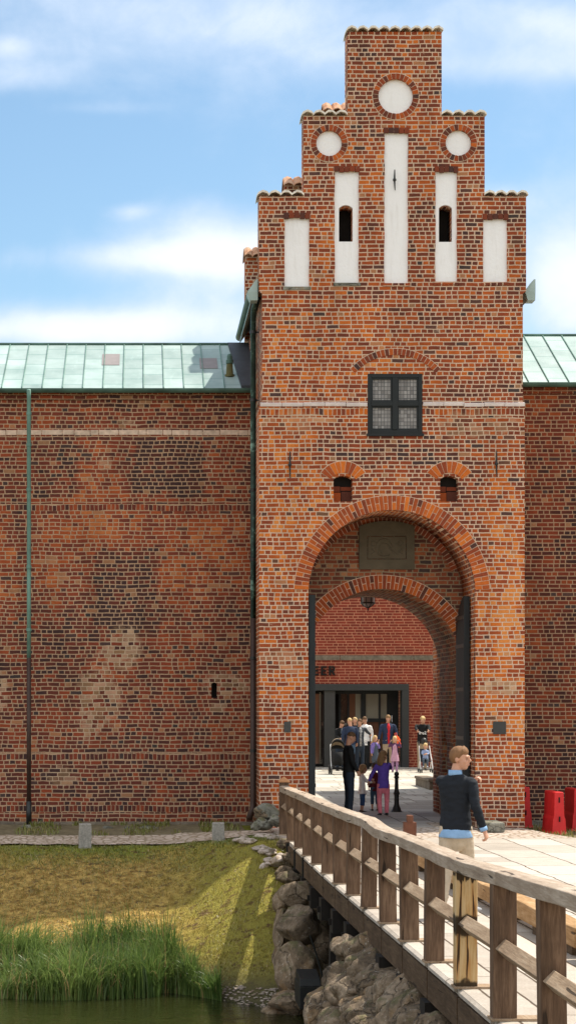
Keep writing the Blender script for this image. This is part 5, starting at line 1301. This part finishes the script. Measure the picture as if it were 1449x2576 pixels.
    for s in (-1, 1):
        a, b, c = arms[s]
        ell(bm, a - V((s * .028, 0, .030)) * k, (.060 * k, .062 * k, .052 * k), sub=3)
        ss = [(a - V((s * .015, 0, .025)) * k, .054 * k), (a.lerp(b, .2) - V((s * .008 * k, 0, 0)), .062 * k), (a.lerp(b, .6), .058 * k), (b, .052 * k)]
        if sleeve > .5: ss += [(b.lerp(c, .5), .046 * k), (b.lerp(c, .97 * sleeve), .037 * k)]
        loft(bm, ss, 14)
    tp_ = obj('top', remesh(bm, vox, 3 if not detail else 4, .0075 * k), CL[top], t)
    if inner:      # shirt front showing in the open jacket
        bm = B(); loft(bm, [(up((0, -.040, .0 + (hem - .95) * .9)), .075 * k, .095 * k, ax), (up((0, -.038, .2)), .07 * k, .085 * k, ax), (up((0, -.036, shz - .08)), .08 * k, .095 * k, ax), (up((0, -.01, shz + .03)), .05 * k, .06 * k, ax)], 14)
        obj('shirt', bm, CL[inner], t, smooth=True)
    t['_'] = 0; del t['_']
    return t, dict(up=up, hp=hp, hc=hc, HM=HM, hk=hk, pel=pel, arms=arms, k=k, shz=shz, ax=ax, rz=rz, legs=legsp, bm=None)
def gp(px, s): return X(px, s), Dp(s)
def zc(y): return interp(y, [(YG, -2.295), (45, -2.28), (YM, -2.12), (80, -2.12)])
# foreground man
fx, fy = gp(1526, 308)
man, J = person('man in dark sweater over pale blue shirt and beige trousers walking away on the bridge', fx, fy, zd(fy), 1.86, (.52, .85), 'short', 'chest', 'navy', 'beige',
    headdir=(1, -.45), bendhead=.06, hoff=(-.045, .01, .0), armR=((-.06, .06, -.285), (-.13, .00, -.535)), armL=('abs', (X(1580, 306), fy + .10, Z(2618, 306)), (.3, -1, -1)), legR=((-.0, -.16, -.42), (-.02, -.20, -.80)), legL=((.0, .05, -.44), (.0, .20, -.835)),
    shoe='shoew', vox=.0072, hs=1.05, wide=1.04, hem=.93, detail=True, group=None, curlR=.75, curlL=1.0)
k = J['k']; up = J['up']; ax = (1, 0, 0); V = Vector
for nm, secs in (('shirt_hem', [(up((0, 0, -.105)), .186 * k, .142 * k, ax), (up((0, 0, -.05)), .180 * k, .133 * k, ax), (up((0, 0, .03)), .155 * k, .108 * k, ax)]), ('belt_line', None)):
    if secs: bm = B(); loft(bm, secs, 24); obj(nm, remesh(bm, .010, 2, .004), CL['lightblue'], man)
bm = B(); rings = []
for i in range(25):
    a = 2 * math.pi * i / 24; c_, s_ = math.cos(a), math.sin(a); dip = .035 * max(0, -s_)
    rings.append([bm.verts.new(up((.075 * c_, .012 + .072 * s_, J['shz'] + .022 - dip))), bm.verts.new(up((.071 * c_, .010 + .069 * s_, J['shz'] + .090 - dip * 1.5))), bm.verts.new(up((.063 * c_, .010 + .061 * s_, J['shz'] + .088 - dip * 1.5))), bm.verts.new(up((.066 * c_, .012 + .064 * s_, J['shz'] + .02 - dip)))])
for a, b in zip(rings, rings[1:]):
    for q in range(4): bm.faces.new((a[q], a[(q + 1) % 4], b[(q + 1) % 4], b[q]))
bmesh.ops.remove_doubles(bm, verts=bm.verts[:], dist=1e-5); obj('collar', bm, CL['lightblue'], man, smooth=True)
for s in (-1, 1):
    a, b, c = J['arms'][s]; bm = B(); loft(bm, [(b.lerp(c, .86), .040 * k), (b.lerp(c, 1.02), .0385 * k)], 16); obj('shirt_cuff', bm, CL['lightblue'], man, smooth=True)
bm = B()
for s in (-1, 1): ell(bm, J['hp'](s * .033, -.080, .004), [q * J['hk'] for q in (.009, .005, .004)], J['HM'])
obj('eyes', bm, M['eye'], man)
bm = B()
for s in (-1, 1): loft(bm, [(J['hp'](s * .018, -.096, .028), .002 * k), (J['hp'](s * .036, -.094, .032), .0028 * k), (J['hp'](s * .050, -.080, .026), .002 * k)], 6)
obj('eyebrows', bm, HAIR['chest'], man)
bm = B(); ell(bm, J['hp'](0, -.0985, -.052), [q * J['hk'] for q in (.021, .005, .005)], J['HM']); obj('lips', bm, M['lip'], man)
# people in the passage
a_, b_y = gp(1168, 163)
person('man with cropped hair in black jacket and dark jeans, head bowed, in the passage', a_, b_y, -2.3, 1.80, (1, .15), 'bald', 'brown', 'black', 'darkdenim', headdir=(1, .1), bendhead=.45, 
       armR=((-.05, -.02, -.28), (-.03, -.14, -.50)), armL=((.05, -.06, -.27), (.0, -.2, -.46)), wide=.95, hem=.86)
a_, b_y = gp(1213, 153)
gw, gj = person('small girl in long white cardigan and blue leggings reaching forward', a_, b_y, -2.29, 1.04, (1, .15), 'bob', 'light', 'white', 'capri', hs=1.5, bendhead=.25, armR=((-.02, -.14, -.24), (-.02, -.36, -.26)), armL=((.03, -.15, -.2), (.02, -.40, -.18)), legs='capri', dress=-.18, vox=.010)
a_, b_y = gp(1255, 151)
person('child in maroon hooded top and cut-off jeans half hidden behind the girl in purple', a_, b_y, -2.29, 1.06, (-.2, 1), 'short', 'dark', 'maroon', 'denim', hs=1.45, bendhead=.3, legs='capri', hem=.82, vox=.010, shoe='shoe')
a_, b_y = gp(1284, 157.5)
hb = Vector((X(1321, 153.5), Dp(153.5), -2.305 + .86))
person('girl with long brown hair in purple jacket and pink trousers holding the iron bollard', a_, b_y, -2.3, 1.38, (-.15, 1), 'long', 'sandy', 'purple', 'pink', hs=1.32, headdir=(.6, .8), bendhead=.25,
       armR=('abs', (hb.x - .03, hb.y - .03, hb.z), (0, 0, -1)), armL=((.13, -.06, -.25), (.22, -.10, -.48)), legR=((-.02, -.03, -.40), (.0, .02, -.76)), legL=((.01, -.07, -.39), (.02, .06, -.76)), hem=.845, vox=.010, shoe='shoe')
# people in the courtyard
def court(label, px, s, H, **kw):
    xx, yy = gp(px, s); return person(label, xx, yy, zc(yy), H, **kw)
court('person with brown hair in dark jacket bending over the black pushchair', 1139, 99.5, 1.72, face=(.3, -1), hair='short', hairc='brown', top='black', trous='darkdenim', bendhead=.6, lean=.15, inner='slate', armL=((.03, -.14, -.24), (-.05, -.3, -.32)), armR=((-.03, -.14, -.24), (.05, -.3, -.30)))
court('balding man in navy pullover and pale jeans seen from behind', 1172, 101, 1.80, face=(-.3, 1), hair='bald', hairc='blond', top='bluejk', trous='denim', bendhead=.2, wide=1.12, hem=.9)
court('blond person mostly hidden behind the balding man', 1189, 97.5, 1.78, face=(-.5, -1), hair='short', hairc='blond', top='navy', trous='darkdenim')
wx_, wy_ = gp(1204, 100.5); hx_, hy_ = gp(1254, 99.5)
person('woman in striped top and open dark jacket resting her hand on a blonde girl', wx_, wy_, zc(wy_), 1.76, (.25, -1), 'bob', 'brown', 'charcoal', 'darkdenim', inner='striped', bendhead=.2, headdir=(-.3, -1),
       armL=('abs', (hx_ - .08, hy_ - .02, zc(hy_) + 1.17), (0, 0, -1)), hem=.86)
court('woman with brown hair in a bun wearing a white cardigan and black trousers', 1222, 97.8, 1.82, face=(-.35, -1), hair='bun', hairc='brown', top='white', trous='black', bendhead=.4, hem=.82, dress=None)
court('blonde girl in grey dress and open lilac jacket rubbing her face', 1256, 99.5, 1.19, face=(.45, -1), hair='long', hairc='blond', top='lilac', trous='slate', inner='slate', hs=1.38, armL=((.03, -.1, -.24), (-.09, -.2, -.02)), hem=.8, vox=.011)
xx, yy = gp(1299, 98.3)
person('man in red shirt and open navy jacket with khaki trousers looking down at the children', xx, yy, zc(yy), 1.88, (.12, -1), 'short', 'sandy', 'bluejk', 'khaki', inner='red', headdir=(-.35, -1), bendhead=.35, wide=1.12, armR=((-.06, -.03, -.28), (-.12, -.10, -.50)), armL=((.07, -.03, -.27), (.02, -.18, -.42)), hem=.84)
bx_, by_ = gp(1327, 99.4)
bg = thing('orange_bag', 'bright orange bag hanging in front of the man in the red shirt', 'bag', (bx_ + .02, by_, zc(by_)))
bm = B(); loft(bm, [((.03, 0, .78), .10, .05, (1, 0, 0)), ((.02, 0, .9), .12, .06, (1, 0, 0)), ((-.01, 0, 1.05), .13, .07, (1, 0, 0)), ((-.04, .0, 1.17), .06, .04, (1, 0, 0))], 12)
obj('bag_body', remesh(bm, .015, 2, .02, 7), CL['orange'], bg)
bm = B(); tube(bm, [(-.05, 0, 1.15), (-.08, -.01, 1.26), (-.02, .01, 1.28), (.02, 0, 1.13)], .012, 6); obj('bag_strap', bm, CL['orange'], bg)
court('blonde girl in pink dress and plum jacket with both hands at her head', 1322, 101.5, 1.20, face=(-.1, -1), hair='long', hairc='blond', top='plum', trous='mauve', hs=1.38, bendhead=.2, armL=((.13, -.05, -.16), (.05, -.06, .10)), armR=((-.13, -.05, -.16), (-.05, -.06, .10)), hem=.8, vox=.011)
xx, yy = gp(1322, 101.5); dr = COL.objects[-1] if False else None
root = [o for o in COL.objects if o.get('label', '').startswith('blonde girl in pink dress')][0]
kk = 1.2 / 1.8; bm = B(); loft(bm, [((0, -.02, .56 * kk), .22 * kk, .18 * kk, ax), ((0, -.025, .8 * kk), .18 * kk, .14 * kk, ax), ((0, -.045, 1.0 * kk), .12 * kk, .105 * kk, ax), ((0, -.045, 1.26 * kk), .11 * kk, .10 * kk, ax), ((0, -.02, 1.38 * kk), .06 * kk, .06 * kk, ax)], 18); obj('dress', remesh(bm, .011, 2, .006), CL['rose'], root)
root = [o for o in COL.objects if o.get('label', '').startswith('blonde girl in grey dress')][0]
bm = B(); loft(bm, [((0, -.02, .52 * kk), .20 * kk, .17 * kk, ax), ((0, -.025, .8 * kk), .17 * kk, .14 * kk, ax), ((0, -.045, 1.0 * kk), .12 * kk, .105 * kk, ax), ((0, -.045, 1.26 * kk), .10 * kk, .10 * kk, ax)], 18); obj('dress', remesh(bm, .011, 2, .006), CL['slate'], root)
sx_, sy_ = gp(1425, 101.8)
st_z = zc(sy_)
fm, J2 = court('blond man in black sweater with pale print leaning on the light pushchair', 1414, 98.6, 1.86, face=(-.05, -1), hair='short', hairc='blond', top='black', trous='khaki', lean=.18, bendhead=.45, headdir=(-.7, -1), wide=1.05,
      armR=('abs', (sx_ - .17, sy_ + .42, st_z + 1.02), (-1, 1, 0)), armL=('abs', (sx_ + .18, sy_ + .42, st_z + 1.02), (1, 1, 0)), curlR=1.1, curlL=1.1)
q = text('sweater_print', 'IP62', .15, tuple(J2['up']((-.125, -.135, J2['shz'] - .27))), CL['white'], fm, rot=(math.pi / 2 - .18, 0, 0), ext=.006, bold=.004, sx=.95)
court('person in dark jacket and jeans partly hidden by the right edge of the passage', 1476, 99.2, 1.75, face=(-1, -.5), hair='short', hairc='blond', top='slate', trous='darkdenim', shoe='shoew', armR=((-.02, -.06, -.28), (-.0, -.16, -.50)))
# pushchairs
def wheel(t, x_, y_, r, w_=.03):
    bm = B(); n = 20
    prof = [(r * .78, -w_ / 2), (r, -w_ / 2), (r, w_ / 2), (r * .78, w_ / 2)]; rings = []
    for k in range(n):
        a = 2 * math.pi * k / n; rings.append([bm.verts.new((x_ + q[1], y_ + q[0] * math.cos(a), r + q[0] * math.sin(a))) for q in prof])
    for k in range(n):
        a, b = rings[k], rings[(k + 1) % n]
        for j in range(4): bm.faces.new((a[j], a[(j + 1) % 4], b[(j + 1) % 4], b[j]))
    w = obj('wheel', bm, M['iron'], t)
    bm = B()
    for k in range(5):
        a = 2 * math.pi * k / 5; tube(bm, [(x_, y_, r), (x_, y_ + r * .8 * math.cos(a), r + r * .8 * math.sin(a))], .008, 5)
    obj('spokes', bm, M['white'], w)
pc = thing('light_pushchair', 'light folding pushchair with white tube frame carrying a blond toddler', 'pushchair', (sx_, sy_, st_z))
for s in (-1, 1):
    bm = B(); tube(bm, [(s * .20, -.30, .08), (s * .19, -.12, .35), (s * .18, .12, .62), (s * .17, .30, .88)], .015, 8); tube(bm, [(s * .19, .28, .08), (s * .19, .1, .3), (s * .19, -.14, .45)], .013, 8); obj('frame_tube', bm, M['white'], pc)
    bm = B(); tube(bm, [(s * .17, .30, .88), (s * .17, .36, .98), (s * .17, .42, 1.0)], .02, 8); obj('handle', bm, M['iron'], pc)
    wheel(pc, s * .17, -.31, .075); wheel(pc, s * .23, -.31, .075); wheel(pc, s * .2, .29, .075)
bm = B(); box(bm, -.17, .17, -.12, .14, .36, .39); hexa(bm, [(-.17, .12, .39), (.17, .12, .39), (.17, .15, .39), (-.17, .15, .39), (-.16, .24, .78), (.16, .24, .78), (.16, .27, .78), (-.16, .27, .78)]); obj('seat', bm, CL['charcoal'], pc)
bm = B(); box(bm, -.14, .14, -.34, -.2, .10, .12); obj('footrest', bm, M['iron'], pc)
bm = B(); loft(bm, [((-.02, .25, .92), .02), ((-.02, .22, .96), .085), ((-.02, .22, 1.03), .10), ((-.02, .24, 1.10), .085), ((-.02, .25, 1.14), .03)], 14); bmesh.ops.translate(bm, verts=bm.verts[:], vec=(0, .0, 0))
hb_ = obj('black_ball_bag', bm, M['iron'], smooth=True); hb_.location = (sx_, sy_, st_z); tag(hb_, 'round shiny black helmet hanging from the handle of the light pushchair', 'helmet')
td, _ = person('blond toddler in blue striped jacket sitting in the light pushchair', sx_, sy_ + .03, st_z + .44, 1.02, (-.15, -1), 'short', 'blond', 'bluestripe', 'slate', hs=1.55, seat=True, hem=.95, bendhead=.35,
    armL=((.03, -.1, -.18), (-.06, -.22, -.2)), armR=((-.03, -.1, -.18), (.06, -.22, -.22)), legR=((-.03, -.38, .0), (-.03, -.42, -.34)), legL=((.03, -.38, .0), (.03, -.42, -.34)), vox=.011, shoe='shoew')
px_, py_ = gp(1132, 104)
bp = thing('black_pushchair', 'black pushchair with beige hood and large wheels left of the cropped-haired man', 'pushchair', (px_, py_, zc(py_)))
bm = B(); loft(bm, [((0, .05, .30), .17, .25, (1, 0, 0)), ((0, .05, .5), .20, .30, (1, 0, 0)), ((0, .05, .72), .21, .28, (1, 0, 0))], 16); obj('seat_tub', bm, CL['black'], bp, smooth=True)
bm = B(); n = 10; rings = []
for i in range(7):
    a = math.pi * (.05 + .62 * i / 6); rings.append([bm.verts.new((.23 * math.cos(math.pi * j / n), .12 + .30 * math.cos(a) * math.sin(math.pi * j / n) * 1.0, .74 + .40 * math.sin(a) * math.sin(math.pi * j / n) ** .7 + .02)) for j in range(n + 1)])
for a, b in zip(rings, rings[1:]):
    for j in range(n): bm.faces.new((a[j], a[j + 1], b[j + 1], b[j]))
hd_ = obj('hood', bm, [CL['khaki'], CL['black']], bp, smooth=True); so = hd_.modifiers.new('s', 'SOLIDIFY'); so.thickness = .012
for i, p in enumerate(hd_.data.polygons): p.material_index = 0 if (i // n) % 3 == 1 else 1
bm = B()
for s in (-1, 1): tube(bm, [(s * .24, -.35, .12), (s * .22, .1, .45), (s * .2, .45, .95)], .014, 8)
tube(bm, [(-.2, .45, .95), (0, .5, 1.0), (.2, .45, .95)], .016, 8); obj('frame', bm, M['white'], bp)
bm = B(); box(bm, -.2, .2, -.2, .3, .16, .22); obj('basket', bm, CL['black'], bp)
for s in (-1, 1): wheel(bp, s * .25, -.33, .13, .04); wheel(bp, s * .25, .33, .15, .04)

# ------------------------------------------------------------------ CAMERA, SUN, SKY
cam = bpy.data.cameras.new('camera'); co = bpy.data.objects.new('camera', cam); COL.objects.link(co); sc.camera = co
co.location = (0, 0, 0); co.rotation_euler = (math.pi / 2, 0, 0)
cam.sensor_fit = 'HORIZONTAL'; cam.sensor_width = 36; cam.lens = F / 1929 * 36; cam.clip_end = 3000; cam.clip_start = .5
cam.shift_x = (964.5 - VX) / 1929; cam.shift_y = (VY - 1715) / 1929
EL = rad(60.5); phi = rad(30)
sv = Vector((math.cos(phi) * math.cos(EL), math.sin(phi) * math.cos(EL), math.sin(EL)))
sl_ = bpy.data.lights.new('sun', 'SUN'); sl_.energy = 5.0; sl_.angle = rad(.53); sl_.color = (1, .92, .79)
so_ = bpy.data.objects.new('sun', sl_); COL.objects.link(so_); so_.rotation_euler = sv.to_track_quat('Z', 'Y').to_euler(); so_.location = sv * 60
w = bpy.data.worlds.new('World'); sc.world = w; w.use_nodes = True; nt = NT(w.node_tree)
bgn = w.node_tree.nodes['Background']; bgn.inputs['Strength'].default_value = .12
sky = nt.n.new('ShaderNodeTexSky'); sky.sky_type = 'NISHITA'; sky.sun_disc = False; sky.sun_elevation = EL; sky.sun_rotation = math.atan2(sv.x, sv.y)
sky.altitude = 0; sky.air_density = 1.0; sky.dust_density = .6; sky.ozone_density = 2.0
dirv = nt.n.new('ShaderNodeTexCoord').outputs['Generated']; d = nt.sep(dirv)
yy = nt.m('MAXIMUM', d[1], .05); U = nt.m('DIVIDE', d[0], yy); Vv = nt.m('DIVIDE', d[2], yy)
front = nt.sstep(d[1], .3, .7)
cover = None
for (px, py, rx, ry, amp) in ((430, 0, 900, 250, .40), (1000, 140, 420, 160, .26), (40, 250, 200, 60, .38), (30, 150, 90, 40, .25), (1900, 90, 420, 130, .62), (1750, 230, 420, 60, .3), (760, 800, 330, 120, .50), (420, 860, 420, 55, .40), (700, 950, 260, 150, .42), (100, 1100, 420, 75, .62),
                              (560, 1110, 420, 85, .50), (1930, 900, 260, 260, .80), (1680, 660, 90, 40, .3), (430, 705, 70, 28, .30), (330, 360, 160, 22, .2)):
    a = nt.m('DIVIDE', nt.m('SUBTRACT', U, (px - VX) / F), rx / F); b = nt.m('DIVIDE', nt.m('SUBTRACT', Vv, (VY - py) / F), ry / F)
    g_ = nt.m('MULTIPLY', nt.m('EXPONENT', nt.m('MULTIPLY', nt.m('ADD', nt.m('MULTIPLY', a, a), nt.m('MULTIPLY', b, b)), -.9)), amp)
    cover = g_ if cover is None else nt.m('ADD', cover, g_)
sv_ = nt.vm('MULTIPLY', dirv, (1, 1, 1.3)); cn_ = nt.noise(sv_, 17.0, 9, .58, dist=.25); cn2 = nt.noise(sv_, 2.3, 5, .55)
cv_f = nt.m('ADD', nt.m('MULTIPLY', nt.m('SUBTRACT', cn_, .5), .72), nt.m('MULTIPLY', cover, .92))
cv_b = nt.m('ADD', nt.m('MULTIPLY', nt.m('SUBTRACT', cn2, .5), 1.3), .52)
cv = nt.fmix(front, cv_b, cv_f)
dens = nt.sstep(cv, .02, .66)
shade = nt.noise(sv_, 9.0, 5, .5)
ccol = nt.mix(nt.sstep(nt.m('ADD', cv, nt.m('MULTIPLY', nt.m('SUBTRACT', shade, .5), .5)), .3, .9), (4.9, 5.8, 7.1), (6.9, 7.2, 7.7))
ccol = nt.mix(front, nt.vm('MULTIPLY', ccol, (1.5, 1.36, 1.18)), ccol)   # unseen clouds behind the camera, brightened and warmed as added fill light
tint = nt.mix(1.0, sky.outputs[0], (1.04, 1.14, 1.08), 'MULTIPLY')
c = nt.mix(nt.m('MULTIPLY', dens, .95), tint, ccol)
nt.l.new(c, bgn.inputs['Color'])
sc.view_settings.view_transform = 'Standard'; sc.view_settings.look = 'None'; sc.view_settings.exposure = .36; sc.view_settings.gamma = 1
sc.cycles.max_bounces = 8
